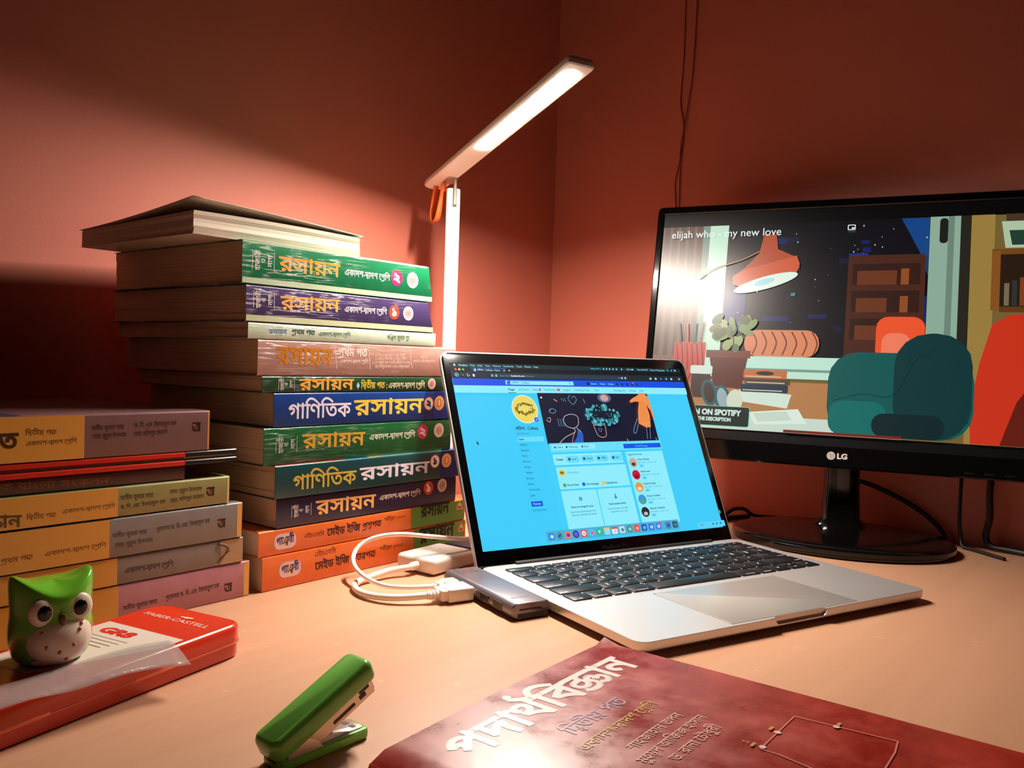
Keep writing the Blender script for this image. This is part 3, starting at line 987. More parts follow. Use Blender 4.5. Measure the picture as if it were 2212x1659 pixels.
# ---- the topmost book lies with its fore edge towards the viewer, upper cover curling away
def top_book():
    o = P0 + SD * -57.5 + SN * 11.5
    e = empty('textbook', (o.x, o.y, 272.8), ANG, 'cover-curled book with its pale page edges outward, topmost of the tall stack', 'book', GROUP)
    L, dep, h = 158.0, 174.0, 17.2
    V = []; F = []; n = 6; nx = 10; ny = 6
    def zz(x, y, f):
        return 0.5 + f * (h - 0.5) + 0.9 * math.sin(x / L * 3.0) * f - 3.0 * (y / dep) * f * (1 - x / L)
    # page block as a closed grid
    idx = {}
    def vid(i, j, k):
        if (i, j, k) not in idx:
            x = L * i / nx; y = dep * j / ny
            jx = 0.5 * math.sin(k * 2.1) if i in (0, nx) else 0; jy = 0.7 * math.cos(k * 1.7) if j in (0, ny) else 0
            idx[(i, j, k)] = len(V); V.append((x + jx, y + jy, zz(x, y, k / n)))
        return idx[(i, j, k)]
    for i in range(nx):
        for j in range(ny):
            F.append((vid(i, j, 0), vid(i, j + 1, 0), vid(i + 1, j + 1, 0), vid(i + 1, j, 0)))
            F.append((vid(i, j, n), vid(i + 1, j, n), vid(i + 1, j + 1, n), vid(i, j + 1, n)))
    for k in range(n):
        for i in range(nx):
            F.append((vid(i, 0, k), vid(i + 1, 0, k), vid(i + 1, 0, k + 1), vid(i, 0, k + 1)))
            F.append((vid(i, ny, k), vid(i, ny, k + 1), vid(i + 1, ny, k + 1), vid(i + 1, ny, k)))
        for j in range(ny):
            F.append((vid(0, j, k), vid(0, j, k + 1), vid(0, j + 1, k + 1), vid(0, j + 1, k)))
            F.append((vid(nx, j, k), vid(nx, j + 1, k), vid(nx, j + 1, k + 1), vid(nx, j, k + 1)))
    obj('pages', V, F, PAGEW, e)
    rbox('lower_cover', -1, L + 1, -1, dep + 1, 0, .45, cover_mat('cover_top', (214, 200, 186), .5), e, 0.1, 1)
    V = []; F = []; nx = 18; ny = 12
    for lay in (0, .45):
        for i in range(nx + 1):
            for j in range(ny + 1):
                u = i / nx; w = j / ny
                x = -2 + (L + 4) * u; y = -2 + (dep + 4) * w
                lift = 8.2 * (1 - u) ** 1.1 * (1 - w) ** 1.6 + 1.2 * (1 - w) ** 2
                V.append((x, y, zz(min(max(x, 0), L), min(max(y, 0), dep), 1) + .1 + lift + lay))
    q = (nx + 1) * (ny + 1)
    g = lambda i, j, l: l * q + i * (ny + 1) + j
    for i in range(nx):
        for j in range(ny):
            F.append((g(i, j, 0), g(i, j + 1, 0), g(i + 1, j + 1, 0), g(i + 1, j, 0)))
            F.append((g(i, j, 1), g(i + 1, j, 1), g(i + 1, j + 1, 1), g(i, j + 1, 1)))
    for i in range(nx):
        F.append((g(i, 0, 0), g(i + 1, 0, 0), g(i + 1, 0, 1), g(i, 0, 1))); F.append((g(i, ny, 0), g(i, ny, 1), g(i + 1, ny, 1), g(i + 1, ny, 0)))
    for j in range(ny):
        F.append((g(0, j, 0), g(0, j, 1), g(0, j + 1, 1), g(0, j + 1, 0))); F.append((g(nx, j, 0), g(nx, j + 1, 0), g(nx, j + 1, 1), g(nx, j, 1)))
    obj('upper_cover', V, F, cover_mat('cover_top', (214, 200, 186), .5), e, smooth=True)
    rbox('spine', 0, L, dep + .2, dep + .9, .2, 14, cover_mat('cover_top', (214, 200, 186), .5), e, .1, 1)
top_book()

# ---- the lower stack at the left
GROUP = 'books in the low stack'
YE = (222, 158, 66)
def lowbook(key, label, s1, z0, z1, col, ysplit, bands=(), top=(), rz=0.0, n0=0.0, s0=-232, **kw):
    h = z1 - z0
    b = [(s0 + .5, .5, ysplit, h - .5, YE)] + list(bands)
    return book(key, label, s0, s1, z0, z1, 182, col, bands=b, topbands=top, rz=rz, n0=n0, **kw)
lowbook('T6', 'pink and yellow textbook at the bottom of the low stack', -10.5, 0, 27.3, (186, 130, 146), -112.9, [(-15.4, .6, -11, 26.8, (226, 172, 84))], n0=1.5)
e5 = lowbook('T5', 'grey textbook with a torn spine corner, second from bottom of low stack', -17, 27.6, 46.6, (132, 126, 124), -114.3, [(-36, .5, -17.5, 18.5, (176, 140, 106))], n0=1.0)
lowbook('T4', 'grey and yellow textbook lying on the torn grey book', -19, 46.9, 73.6, (136, 132, 130), -120.4, [(-23.3, .6, -19.5, 26, (228, 165, 90))], top=[(-231, 1, -150, 40, (70, 60, 80))])
lowbook('T3', 'olive and yellow textbook in the middle of the low stack', -30.5, 74.2, 94.6, (152, 148, 92), -115.1, [(-32.4, .5, -31, 19.8, (225, 195, 120))], top=[(-231, 1, -110, 40, (96, 120, 52))])
# dark brown anthology
o = book('T2', 'dark brown anthology with faint letters under the red notebook', -232, -66, 94.9, 105.2, 180, (74, 34, 24), n0=2.0)
# red and black hardbound notebook
def notebook():
    s0 = -232.0
    o = P0 + SD * s0 + SN * 0.0
    e = empty('notebook', (o.x, o.y, 105.4), ANG, 'glossy red hardbound notebook with black corner, under the mauve textbook', 'notebook')
    L = 209.0; dep = 170.0
    red = mat('glossy_red_board', (205, 48, 34), .22, noise=.08); blk = mat('black_board', (28, 18, 16), .3)
    for z in (0.0, 5.9):
        for nm, x0, x1, m in (('board', 0, 165.3, red), ('corner_board', 165.3, L, blk)):
            P = rrect(x0, x1, 0, dep, (0, 3 if x1 == L else 0, 3 if x1 == L else 0, 0), 4)
            slab(nm, P, [(.6, z), (0, z + .6), (0, z + 2.9), (.6, z + 3.5)], m, e)
    rbox('spine', 1, 165, 1.2, 3.0, 3.5, 5.9, mat('dark_red_cloth', (92, 30, 22), .6), e, .2, 1)
    rbox('pages', 1.5, L - 4, 3, dep - 4, 3.55, 5.85, PAGE, e, .1, 1)
notebook()
lowbook('T1', 'mauve and yellow textbook on top of the low stack', -48, 115.1, 144.3, (124, 90, 90), -138, [(-49.6, .6, -48.6, 28.4, (222, 168, 90))], top=[(-231, 1, -176, 60, (58, 62, 84))])
# torn strip of board hanging off the worn spine corner
flap = smooth_path([(195.5, -.6, 17.5), (199, -1.6, 16.2), (202.5, -2.4, 13.5), (203, -1.8, 10.5), (199.5, -1.2, 8.0), (196.5, -.4, 3.5)], 3)
V = []; F = []
for i, pnt in enumerate(flap):
    V += [tuple(pnt), (pnt.x - 3.0 - math.sin(i * .9), pnt.y + .2, pnt.z - 1.2)]
    if i: F.append((2 * i - 2, 2 * i - 1, 2 * i + 1, 2 * i))
fo = obj('torn_flap', V, F, mat('torn_board', (120, 92, 70), .8), e5, smooth=True)
md = fo.modifiers.new('thickness', 'SOLIDIFY'); md.thickness = .0004

# ================================================================ desk lamp
def lamp():
    base = Vector((-76.5, 1005.0, 0.0))
    e = empty('desk_lamp', tuple(base), 0, 'white folding lit desk lamp with an orange strap, behind the laptop', 'lamp')
    white = mat('lamp_white', (238, 228, 222), .35, noise=.02)
    def at(name, V, F, m, smooth=False, auto=None):
        return obj(name, [(v[0] - base.x, v[1] - base.y, v[2]) for v in V], F, m, e, smooth=smooth, auto=auto)
    P = rrect(-42, 42, -50, 50, 14)
    a = math.radians(ANG)
    rot = lambda v: (v[0] * math.cos(a) - v[1] * math.sin(a), v[0] * math.sin(a) + v[1] * math.cos(a), v[2])
    slab('base', P, [(1.5, 0), (0, 1.5), (0, 11), (2, 13.5), (4, 14)], white, e, xf=rot)
    # pole: rounded flat column with a slotted top
    tail = Vector((-104.9, 1040.0, 393.4)); tip = Vector((50.7, 719.0, 437.5))
    D = (tip - tail).normalized(); LEN = (tip - tail).length
    SX = Vector((D.y, -D.x, 0)).normalized()        # sideways, to the viewer's left of the head when looking along it
    if SX.x < 0: SX = -SX
    UPV = SX.cross(D).normalized()
    if UPV.z < 0: UPV = -UPV
    ro = math.radians(2.2)                          # the head is turned a little towards the left wall
    bx = SX.copy()
    SX, UPV = SX * math.cos(ro) - UPV * math.sin(ro), UPV * math.cos(ro) + SX * math.sin(ro)
    PT = 387.5
    sec = [(8.5 * math.cos(2 * math.pi * k / 24), 6.6 * math.sin(2 * math.pi * k / 24)) for k in range(24)]
    by = Vector((-bx.y, bx.x, 0))
    def pl(p, z): q = base + bx * p[0] + by * p[1]; return (q.x, q.y, z)
    V, F = loft([[pl((p[0] * k, p[1] * k), z) for p in sec] for k, z in ((1.0, 13.8), (1.0, PT - .6), (.93, PT))])
    at('pole', V, F, white, auto=40)
    steel = mat('hinge_steel', (190, 175, 160), .3, .9)
    # slot with hinge tongue on the viewer's side of the pole
    for nm, w, d, z0, z1, m in (('slot', 2.4, .5, PT - 22, PT - .3, mat('slot_dark', (60, 48, 42), .6)), ('hinge_tongue', 1.5, 1.2, PT - 19, PT + 12, steel)):
        c = base - bx * .6 - by * 6.4
        pts = [(-w, -d), (w, -d), (w, d), (-w, d)]
        V, F = loft([[tuple(c + bx * p[0] + by * p[1] + Vector((0, 0, z))) for p in pts] for z in (z0, z1)])
        at(nm, V, F, m)
    # head: long flat bar, rounded tail end, underside facing down
    W = 13.4
    def hd(t, s, u):      # t along, s sideways, u up
        q = tail + D * t + SX * s + UPV * u
        return (q.x, q.y, q.z)
    out = [(0, 0)]
    out = []
    for k in range(13):
        a = math.radians(90 + 180 * k / 12)
        out.append((W * .8 + W * .8 * math.cos(a), W * math.sin(a)))
    out += [(LEN - 6, -W), (LEN - 1.5, -W + 1), (LEN, -W + 3), (LEN, W - 3), (LEN - 1.5, W - 1), (LEN - 6, W)]
    lv = [(1.2, 0), (0, 1.2), (0, 5.5), (1.0, 7.5), (3.0, 8.4)]
    loops = []
    for d, u in lv:
        q = inset(out, d)
        loops.append([hd(p[0], p[1], u) for p in q])
    V, F = loft(loops)
    head = at('head', V, F, white, auto=40)
    # end cap with touch disc, dark
    V, F = loft([[hd(LEN - 12 + 9 * math.cos(2 * math.pi * k / 20), -2 + 9 * math.sin(2 * math.pi * k / 20), u) for k in range(20)] for u in (8.3, 9.0)])
    at('touch_disc', V, F, mat('lamp_grey', (120, 112, 104), .4))
    # glowing diffuser in the underside
    led, nt, b, N, L = nmat('led_diffuser_glow')
    b.inputs['Base Color'].default_value = (.9, .9, .9, 1)
    b.inputs['Emission Color'].default_value = LED_COLOR + (1,)
    b.inputs['Emission Strength'].default_value = LED_STRENGTH
    T0, T1, H = 146.0, LEN - 13.0, 7.4
    cap = []
    for k in range(11):
        a = math.radians(90 + 180 * k / 10); cap.append((T0 + H + H * math.cos(a), H * math.sin(a)))
    for k in range(11):
        a = math.radians(-90 + 180 * k / 10); cap.append((T1 - H + H * math.cos(a), H * math.sin(a)))
    V, F = loft([[hd(p[0], p[1], u) for p in cap] for u in (-.25, .1)])
    d = at('led_diffuser', V, F, led)
    d['label'] = 'glowing white LED strip'
    # hinge plate under the head
    P = rrect(32, 53, 0, 13, 3, 3)
    V, F = loft([[hd(p[0], p[1], u) for p in P] for u in (-1.6, .2)])
    at('hinge_plate', V, F, steel)
    # orange strap looping behind the pole
    st = [hd(14, 0, 0), hd(8, 0, -12), hd(5, -1, -28), hd(9, -2, -40), hd(16, -2, -45), hd(23, -1, -41), hd(27, 0, -30), hd(30, 2, -14), hd(33, 2, -2)]
    P = smooth_path([Vector(p) for p in st], 6)
    V = []; F = []
    for i, p in enumerate(P):
        V += [tuple(p - SX * 3.2 + Vector((0, 0, 0))), tuple(p + SX * 3.2)]
        if i: F.append((2 * i - 2, 2 * i - 1, 2 * i + 1, 2 * i))
    s = at('strap', V, F, mat('orange_strap', (214, 84, 22), .6, bump=.3, bscale=900), smooth=True)
    s['label'] = 'orange carrying strap'
    md = s.modifiers.new('thickness', 'SOLIDIFY'); md.thickness = .0011; md.offset = 0
lamp()

# ================================================================ laptop
LO = Vector((86.9, 532.5, 0.0)); LA = 31.2243
laptop = empty('laptop', tuple(LO), LA, 'open silver laptop showing a social media page on its screen', 'laptop')
ALU = mat('brushed_aluminium', (216, 211, 208), .36, .72, noise=.02)
BLACKG = mat('bezel_glass', (8, 8, 9), .12, spec=.35)
RUBBER = mat('black_rubber', (14, 13, 13), .6)
BT = 10.5
def laptop_base():
    P = rrect(0, 304.1, 0, 212.4, 9.5, 8)
    b = slab('base', P, [(12, 1.7), (5, 2.6), (1.4, 3.6), (.25, 4.6), (0, 5.4), (0, 10.2), (.3, BT)], ALU, laptop, auto=25)
    # finger notch scooped out of the front edge
    me = bpy.data.meshes.new('cut'); bm = bmesh.new()
    prof = []
    for k in range(17):
        a = math.pi + math.pi * k / 16
        prof.append((2.2 + 0 * k, 0))
    pts = []
    pts = [(-5.0, BT + 2.0), (-5.0, BT - 5.2), (1.6, BT - 4.9), (2.7, BT - 3.4), (3.0, BT + 2.0)]
    loops = []
    for x, kf in ((124.5, .55), (125.5, .8), (127.5, 1.0), (176.5, 1.0), (178.5, .8), (179.5, .55)):
        loops.append([(x, q[0] * kf, BT + 2 + (q[1] - BT - 2) * kf) for q in pts])
    V, F = loft(loops)
    c = obj('cut', V, F, ALU, laptop)
    md = b.modifiers.new('notch', 'BOOLEAN'); md.operation = 'DIFFERENCE'; md.object = c; md.solver = 'EXACT'
    dg = bpy.context.evaluated_depsgraph_get(); dg.update()
    nm = bpy.data.meshes.new_from_object(b.evaluated_get(dg))
    b.modifiers.clear(); b.data = nm; sharp(nm, 25)
    bpy.data.objects.remove(c)
    for x, y in ((28, 22), (276, 22), (28, 190), (276, 190)):
        lathe('foot', [(8, 0), (8.5, .4), (8.5, 1.7)], RUBBER, laptop, 20, x, y)
laptop_base()
# keyboard well and keys
rbox('keyboard_well', 15.4, 292.4, 93.6, 197.4, BT - .55, BT + .06, mat('key_well', (206, 201, 198), .4, .6), laptop, 0, 1)
KEYM = mat('key_black', (15, 15, 18), .4, spec=.28)
LEG = Print()
U = 19.0
rows = [
    (0, 16.7, [('fn', 1), ('control', 1), ('option', 1), ('command', 1.25), ('', 5), ('command', 1.25), ('option', 1), ('<', 1), ('^', 1), ('>', 1)]),
    (1, 16.7, [('shift', 2.25)] + [(c, 1) for c in 'ZXCVBNM,./'] + [('shift', 2.25)]),
    (2, 16.7, [('caps lock', 1.75)] + [(c, 1) for c in "ASDFGHJKL;'"] + [('return', 1.75)]),
    (3, 16.7, [('tab', 1.5)] + [(c, 1) for c in 'QWERTYUIOP[]'] + [('\\', 1)]),
    (4, 16.7, [(c, 1) for c in '`1234567890-='] + [('delete', 1.5)]),
    (5, 8.6, [('esc', 1.5)] + [('F%d' % k, 1) for k in range(1, 13)] + [('O', 1)]),
]
KEYMESH = {}
def key_mesh(w, h):
    k = (round(w, 2), round(h, 2))
    if k not in KEYMESH:
        P = rrect(0, w, 0, h, 1.4, 2)
        loops = [[(p[0], p[1], z) for p in (inset(P, d) if d else P)] for d, z in ((0, 0), (0, .75), (.25, .95))]
        V, F = loft(loops)
        o = obj('key', V, F, KEYM, laptop, auto=40)
        KEYMESH[k] = o.data
        return o, True
    o = bpy.data.objects.new('key', KEYMESH[k]); COL.objects.link(o); o.parent = laptop
    return o, False
WHT = (225, 225, 230)
for r, h, ks in rows:
    x = 16.2; y = 95.0 + 18.65 * r
    for nm, w in ks:
        kw = w * U - 1.9
        parts = [(y, h)] if nm != '^' else [(y, h / 2 - .4), (y + h / 2 + .4, h / 2 - .4)]
        for yy, hh in parts:
            o, _ = key_mesh(kw, hh)
            o.location = (x * MM, yy * MM, (BT + .05) * MM)
        if nm and len(nm) == 1 and nm not in '^<>':
            s = 3.6 if r < 5 else 2.2
            LEG.text(nm, x + kw / 2 - s * .36, y + h / 2 - s / 2, x + kw / 2 + s * .36, y + h / 2 - s / 2, s, WHT, .02)
        elif nm in '<>^' and nm:
            cx, cy = x + kw / 2, y + h / 2
            if nm == '<': LEG.poly([(cx - 1.4, cy), (cx + 1, cy - 1.4), (cx + 1, cy + 1.4)], WHT)
            elif nm == '>': LEG.poly([(cx + 1.4, cy), (cx - 1, cy - 1.4), (cx - 1, cy + 1.4)], WHT)
            else:
                LEG.poly([(cx - 1.2, cy + 3), (cx + 1.2, cy + 3), (cx, cy + 5)], WHT); LEG.poly([(cx - 1.2, cy - 3), (cx + 1.2, cy - 3), (cx, cy - 5)], WHT)
        elif nm:
            wd = len(nm) * 1.55
            right = x > 200 and r < 5
            tx = x + kw - 1.6 - wd if right else (x + 2.0 if r != 5 or nm == 'esc' else x + kw / 2 - wd / 2)
            if r == 0: tx = x + kw / 2 - wd / 2
            LEG.text(nm, tx, y + 2.2, tx + wd, y + 2.2, 2.0, WHT, .0)
        x += w * U
LEG.build('key_legends', print_mat('legend_ink', .5), laptop, lambda v: (v[0], v[1], BT + 1.03))
slab('trackpad', rrect(85, 219, 3.5, 87, 4, 4), [(0, BT - .2), (0, BT + .12), (.2, BT + .2)], mat('trackpad_glass', (196, 190, 184), .3, .6), laptop)
rbox('trackpad_gap', 84.5, 219.5, 3.0, 87.5, BT - .2, BT + .03, mat('gap_dark', (110, 104, 100), .6), laptop, 0, 1)
# hinge barrel
V, F = loft([[(x, 212.0 + 3.2 * math.cos(2 * math.pi * k / 18), BT - 1.0 + 3.4 * math.sin(2 * math.pi * k / 18)) for k in range(18)] for x in (36, 268.5)])
obj('hinge', V, F, RUBBER, laptop, auto=40)
# lid
LANG = math.radians(65.2165); HY, HZ = 218.5, BT + 3.0
def lidp(x, d, o):          # x across, d up the lid, o towards the viewer
    return (x, HY + d * math.cos(LANG) - o * math.sin(LANG), HZ + d * math.sin(LANG) + o * math.cos(LANG))
LT = 8.665 + 179 + 11.6
P = rrect(0, 304.1, -10, LT, (3, 3, 10, 10), 8)
lidx = lambda v: lidp(v[0], v[1], v[2])
lid = slab('lid', P, [(1.2, -4.6), (.3, -4.0), (0, -3.2), (0, -.25), (.25, .0)], ALU, laptop, auto=30, xf=lidx)
slab('bezel_glass', rrect(1.3, 302.8, -6, LT - 1.3, (2, 2, 8.8, 8.8), 8), [(0, -.4), (0, .05), (.15, .12)], BLACKG, lid, xf=lidx)
lt = Print(); lt.text('MacBook Pro', 136, -2.2, 168, -2.2, 3.4, (92, 90, 90), .0)
lt.build('lettering', print_mat('grey_ink', .4), lid, lambda v: lidp(v[0], v[1] + 1.8, .16))
lathe_cam = [(154 + 1.3 * math.cos(k), LT - 6 + 1.3 * math.sin(k)) for k in [2 * math.pi * i / 12 for i in range(12)]]

# ---- what the laptop shows (mm from the display's upper left corner)
def laptop_screen():
    p = Print(step=.012)
    R = p.rect
    def Tx(s, x, y, w, h, c, wt=0.0): p.text(s, x, -y, x + w, -y, h, c, wt)
    def B(x0, y0, x1, y1, c): R(x0, -y1, x1, -y0, c)
    CY = (62, 204, 250); LC = (142, 236, 253); PC = (104, 222, 252); TXT = (18, 92, 122); GR = (52, 140, 172)
    B(0, 0, 286.4, 179, CY)
    B(0, 0, 286.4, 4.7, (8, 40, 50)); B(0, 4.7, 286.4, 9, (6, 9, 16)); B(0, 9, 286.4, 16.2, (24, 38, 50))
    B(22, 5, 61, 9.2, (24, 38, 50)); B(22, 4.7, 61, 5.1, (40, 120, 230))
    p.disc(5, -2.4, 1.0, (220, 250, 255)); p.disc(5.4, -1.1, .35, (220, 250, 255))
    MC = (150, 226, 236)
    x = 9.5
    for wd in ('Firefox', 'File', 'Edit', 'View', 'History', 'Bookmarks', 'Tools', 'Window', 'Help'):
        n = len(wd) * 1.26 + .6
        Tx(wd, x, 3.3, n, 1.8, MC, .03 if wd == 'Firefox' else .01); x += n + 2.6
    Tx('960rpm/49°C', 163, 3.3, 14, 1.7, (80, 210, 240))
    for k, xx in enumerate((180, 184, 188, 192.5, 197, 204)):
        p.disc(xx, -2.5, .9, MC)
    Tx('100%', 210, 3.3, 6, 1.7, MC); B(217, 1.7, 219.6, 3.2, MC)
    Tx('Thu 3:44 PM', 225, 3.3, 15, 1.8, MC, .01); Tx('Shuvro Mojumder', 243, 3.3, 21, 1.8, MC, .01)
    p.line([(268, -2), (269.5, -3.4)], .4, MC); p.disc(267.6, -2, .8, MC); p.disc(267.6, -2, .45, (8, 40, 50))
    p.disc(273.5, -2.4, 1.0, (60, 180, 255)); 
    for k in range(3): B(277, 1.4 + k * .8, 279.8, 1.8 + k * .8, MC)
    for k, c in enumerate(((240, 100, 90), (240, 205, 130), (40, 205, 110))): p.disc(5.2 + k * 4, -7, 1.25, c)
    B(24, 5.7, 27.2, 8.6, (24, 110, 240)); Tx('f', 25.2, 8.6, 1.4, 2.4, (235, 245, 255), .05)
    Tx('কফিতা - Coffeeta - Home', 28.3, 7.9, 25, 1.5, (200, 235, 245), .01)
    p.line([(57.2, -6.2), (59, -8)], .35, (220, 240, 245)); p.line([(57.2, -8), (59, -6.2)], .35, (220, 240, 245))
    p.line([(62.5, -7.1), (65, -7.1)], .4, (220, 240, 245)); p.line([(63.75, -5.9), (63.75, -8.3)], .4, (220, 240, 245))
    p.disc(5.4, -12.6, 2.6, (72, 120, 138)); p.line([(4, -12.6), (7, -12.6)], .45, (130, 215, 240)); p.line([(5.3, -11.4), (4, -12.6), (5.3, -13.8)], .45, (130, 215, 240), 1)
    p.line([(10, -12.6), (13, -12.6)], .4, (120, 140, 150)); p.line([(12, -11.6), (13, -12.6), (12, -13.6)], .4, (120, 140, 150), 1)
    p.disc(17.6, -12.6, 1.5, (220, 235, 240)); p.disc(17.6, -12.6, 1.0, (24, 38, 50)); B(17.6, 10.9, 19.4, 12.2, (24, 38, 50))
    p.poly([(21.8, -12.7), (23.4, -11.1), (25, -12.7), (24.4, -12.7), (24.4, -14.2), (22.4, -14.2), (22.4, -12.7)], (220, 235, 240))
    B(41, 10.4, 208, 15.2, (36, 56, 70))
    p.disc(43.5, -12.7, 1.2, (150, 180, 195)); B(47, 12.2, 49, 14, (150, 180, 195)); p.disc(48, -12, .9, (150, 180, 195))
    Tx('https://www.', 51.5, 13.5, 13, 1.9, (110, 150, 165)); Tx('facebook.com', 64.6, 13.5, 15.5, 1.9, (225, 240, 245), .02); Tx('/coffeetass/', 80.2, 13.5, 11, 1.9, (110, 150, 165))
    for k in range(3): p.disc(196 + k * 1, -12.8, .3, (190, 215, 225))
    p.disc(201, -12.7, 1.1, (190, 215, 225)); p.disc(205.5, -12.7, 1.1, (190, 215, 225))
    for k, c in enumerate(((200, 220, 230), (200, 220, 230), (60, 120, 220), (60, 190, 255), (200, 220, 230))): p.disc(240 + k * 7.4, -12.8, 1.3, c)
    for k in range(3): B(279.5, 11.6 + k * .9, 282, 12.0 + k * .9, (190, 215, 225))
    # blue bar
    B(0, 16.2, 286.4, 23.4, (8, 78, 226))
    p.rr(56.6, -22, 60.8, -17.8, .5, (150, 225, 255)); Tx('f', 58.4, 22, 1.9, 3.4, (8, 78, 226), .07)
    B(62, 17.9, 136.5, 22, (150, 235, 255)); Tx('কফিতা - Coffeeta', 64, 20.9, 20, 1.7, (20, 80, 110)); p.disc(132, -19.6, .9, (30, 110, 140)); p.disc(132, -19.6, .55, (150, 235, 255)); p.line([(132.6, -20.3), (133.8, -21.4)], .3, (30, 110, 140))
    p.disc(155, -19.8, 1.8, (30, 30, 50))
    for s, xx, wd in (('Shuvro', 158.5, 7.5), ('Home', 170, 6.5), ('Create', 180, 7.5)): Tx(s, xx, 20.7, wd, 1.8, (120, 215, 255), .02)
    for k in range(5): p.disc(192.5 + k * 6.6, -20, 1.3, (6, 28, 110))
    p.disc(213.5, -18.6, 1.1, (240, 80, 90)); p.poly([(224, -19.6), (226, -19.6), (225, -20.7)], (6, 28, 110))
    # page navigation
    B(0, 23.4, 286.4, 30.8, LC)
    for s, xx, wd in (('Page', 58, 7.2), ('Ad Centre', 69.5, 12), ('Inbox', 86, 6.5), ('Notifications', 99, 14.5), ('Insights', 122, 9), ('Publishing Tools', 136, 18.5), ('More', 161, 6), ('Edit Page Info', 186, 15), ('Settings', 206, 9), ('Help', 220, 5)):
        Tx(s, xx, 28, wd, 1.9, (10, 80, 110) if s == 'Page' else TXT, .03 if s == 'Page' else .0)
    B(57.5, 30.2, 66, 30.8, (10, 80, 110))
    p.rr(93, -28.4, 95.3, -25.9, .4, (240, 70, 80)); p.rr(114.5, -28.4, 118, -25.9, .4, (240, 70, 80))
    # left column
    p.disc(72.2, -47.4, 14.6, (225, 245, 250)); p.disc(72.2, -47.4, 13.8, (238, 214, 92))
    rr = random.Random(3)
    for k in range(54):
        a = 2 * math.pi * k / 54; r0 = rr.uniform(.6, 1.0)
        p.disc(72.2 + 10.5 * r0 * math.cos(a), -47.4 + 6.2 * r0 * math.sin(a), rr.uniform(.7, 1.5), (128, 122, 40) if k % 3 else (96, 96, 34), n=7)
    Tx('কফিতা', 64, 49.6, 16.4, 4.2, (236, 220, 110), .03)
    p.disc(82.4, -58.7, 2.9, (225, 245, 250)); p.disc(82.4, -58.7, 2.6, (16, 92, 225)); p.line([(81, -58.7), (83.8, -58.7)], .4, (190, 225, 255)); p.line([(82.4, -57.3), (82.4, -60.1)], .4, (190, 225, 255))
    Tx('কফিতা - Coffeeta', 57, 68.8, 25.4, 2.7, (12, 70, 95), .02); Tx('@coffeetass', 57, 73.2, 14.5, 2.0, GR)
    B(57, 75.8, 86, 80.6, PC)
    for k, s in enumerate(('Home', 'Offers', 'Reviews', 'Menu', 'Photos', 'Posts', 'Videos', 'Events', 'About', 'Community', 'Jobs')):
        Tx(s, 58, 79.1 + k * 5.45, len(s) * 1.28 + .4, 2.0, (10, 72, 100) if k == 0 else TXT, .03 if k == 0 else .005)
    p.rr(57.4, -143.2, 69.8, -138.4, .5, (12, 84, 225)); Tx('Promote', 59.4, 141.6, 8.4, 1.8, (160, 225, 255), .02); Tx('Visit Ad Centre', 57.2, 147.6, 15.8, 2.0, TXT)
    # cover picture
    B(89.2, 31.0, 228, 83.8, (10, 16, 44))
    CH = (220, 200, 205); CB = (120, 170, 200)
    p.rr(92, -36.6, 94, -35, .3, (235, 240, 245))
    p.disc(170, -36, 8.5, (90, 100, 130), 5.0); p.disc(170, -36, 5.0, (205, 160, 160), 3.6)
    p.line([(128, -33), (124.6, -37), (129, -43), (134.5, -38), (132.5, -34.2), (128.8, -36.5)], .5, CB)
    p.line([(99, -49), (103, -47.4), (107, -49.6), (103, -52.4), (98.6, -50.5), (101.5, -48.6)], .5, CB)
    p.line([(95, -57.5), (98.5, -57), (97, -61.5), (93.5, -59)], .5, CH)
    for k in range(3): p.line([(106 + k * 3, -58), (107.4 + k * 3, -61), (106.4 + k * 3, -63.5), (108 + k * 3, -66)], .4, CB)
    p.line([(107, -37.5), (111, -40)], .9, (230, 150, 140)); p.line([(116, -36.5), (119, -40)], .45, CB); p.line([(119.5, -36), (121.5, -40)], .45, CB); p.line([(143, -37), (144, -42)], .5, CB)
    p.line([(113, -60), (116, -66), (124, -68), (130, -64), (131, -56), (124, -53.5), (116, -55.5), (113, -60)], .55, CH)
    p.line([(123, -68), (124, -72), (112, -77), (103, -83)], .55, CH); p.line([(124, -72), (120, -78), (118, -83.5)], .55, (230, 150, 140)); p.line([(127, -68), (132, -74), (130, -83.5)], .55, CH)
    p.poly([(127.5, -69.5), (133, -74), (131.5, -83.6), (119.5, -83.6), (126, -76)], (32, 92, 190))
    p.line([(148, -63), (151.5, -76.5), (161, -76.8), (162.5, -63)], .6, (230, 170, 165)); p.line([(148.5, -65.5), (162.5, -65)], .5, (230, 170, 165))
    p.line([(155, -68.2), (153.4, -69.6), (155.3, -72.4), (157.4, -69.4), (155.6, -68.6)], .4, CB)
    rr = random.Random(11)
    for k in range(150):
        a = rr.uniform(0, 2 * math.pi); q = rr.uniform(.1, 1.0) ** .5
        p.disc(161.5 + 21.5 * q * math.cos(a), -55.2 + 11.2 * q * math.sin(a), rr.uniform(.9, 2.0), ((64, 168, 178), (92, 190, 196), (44, 130, 142))[k % 3], n=7)
    Tx('কফিতা', 148, 59.6, 27, 7.6, (8, 24, 40), .055); p.line([(160.5, -50.8), (163, -47.6), (165, -49.8), (163, -51.4)], .8, (8, 24, 40))
    DO = (242, 146, 76)
    p.poly([(205, -37), (213.5, -33.5), (215, -31), (222, -31), (226, -35.5), (227.6, -47), (228, -60), (226.2, -61.5), (225, -51), (221.5, -44), (222.5, -56), (220, -69), (214, -69.5), (205, -65), (208, -52), (212.5, -41), (208, -40.5), (201, -42), (200.4, -40)], DO)
    for k in range(7): p.line([(208.5 + k * 1.8, -63), (214 + k * .9, -41)], .22, (214, 112, 50))
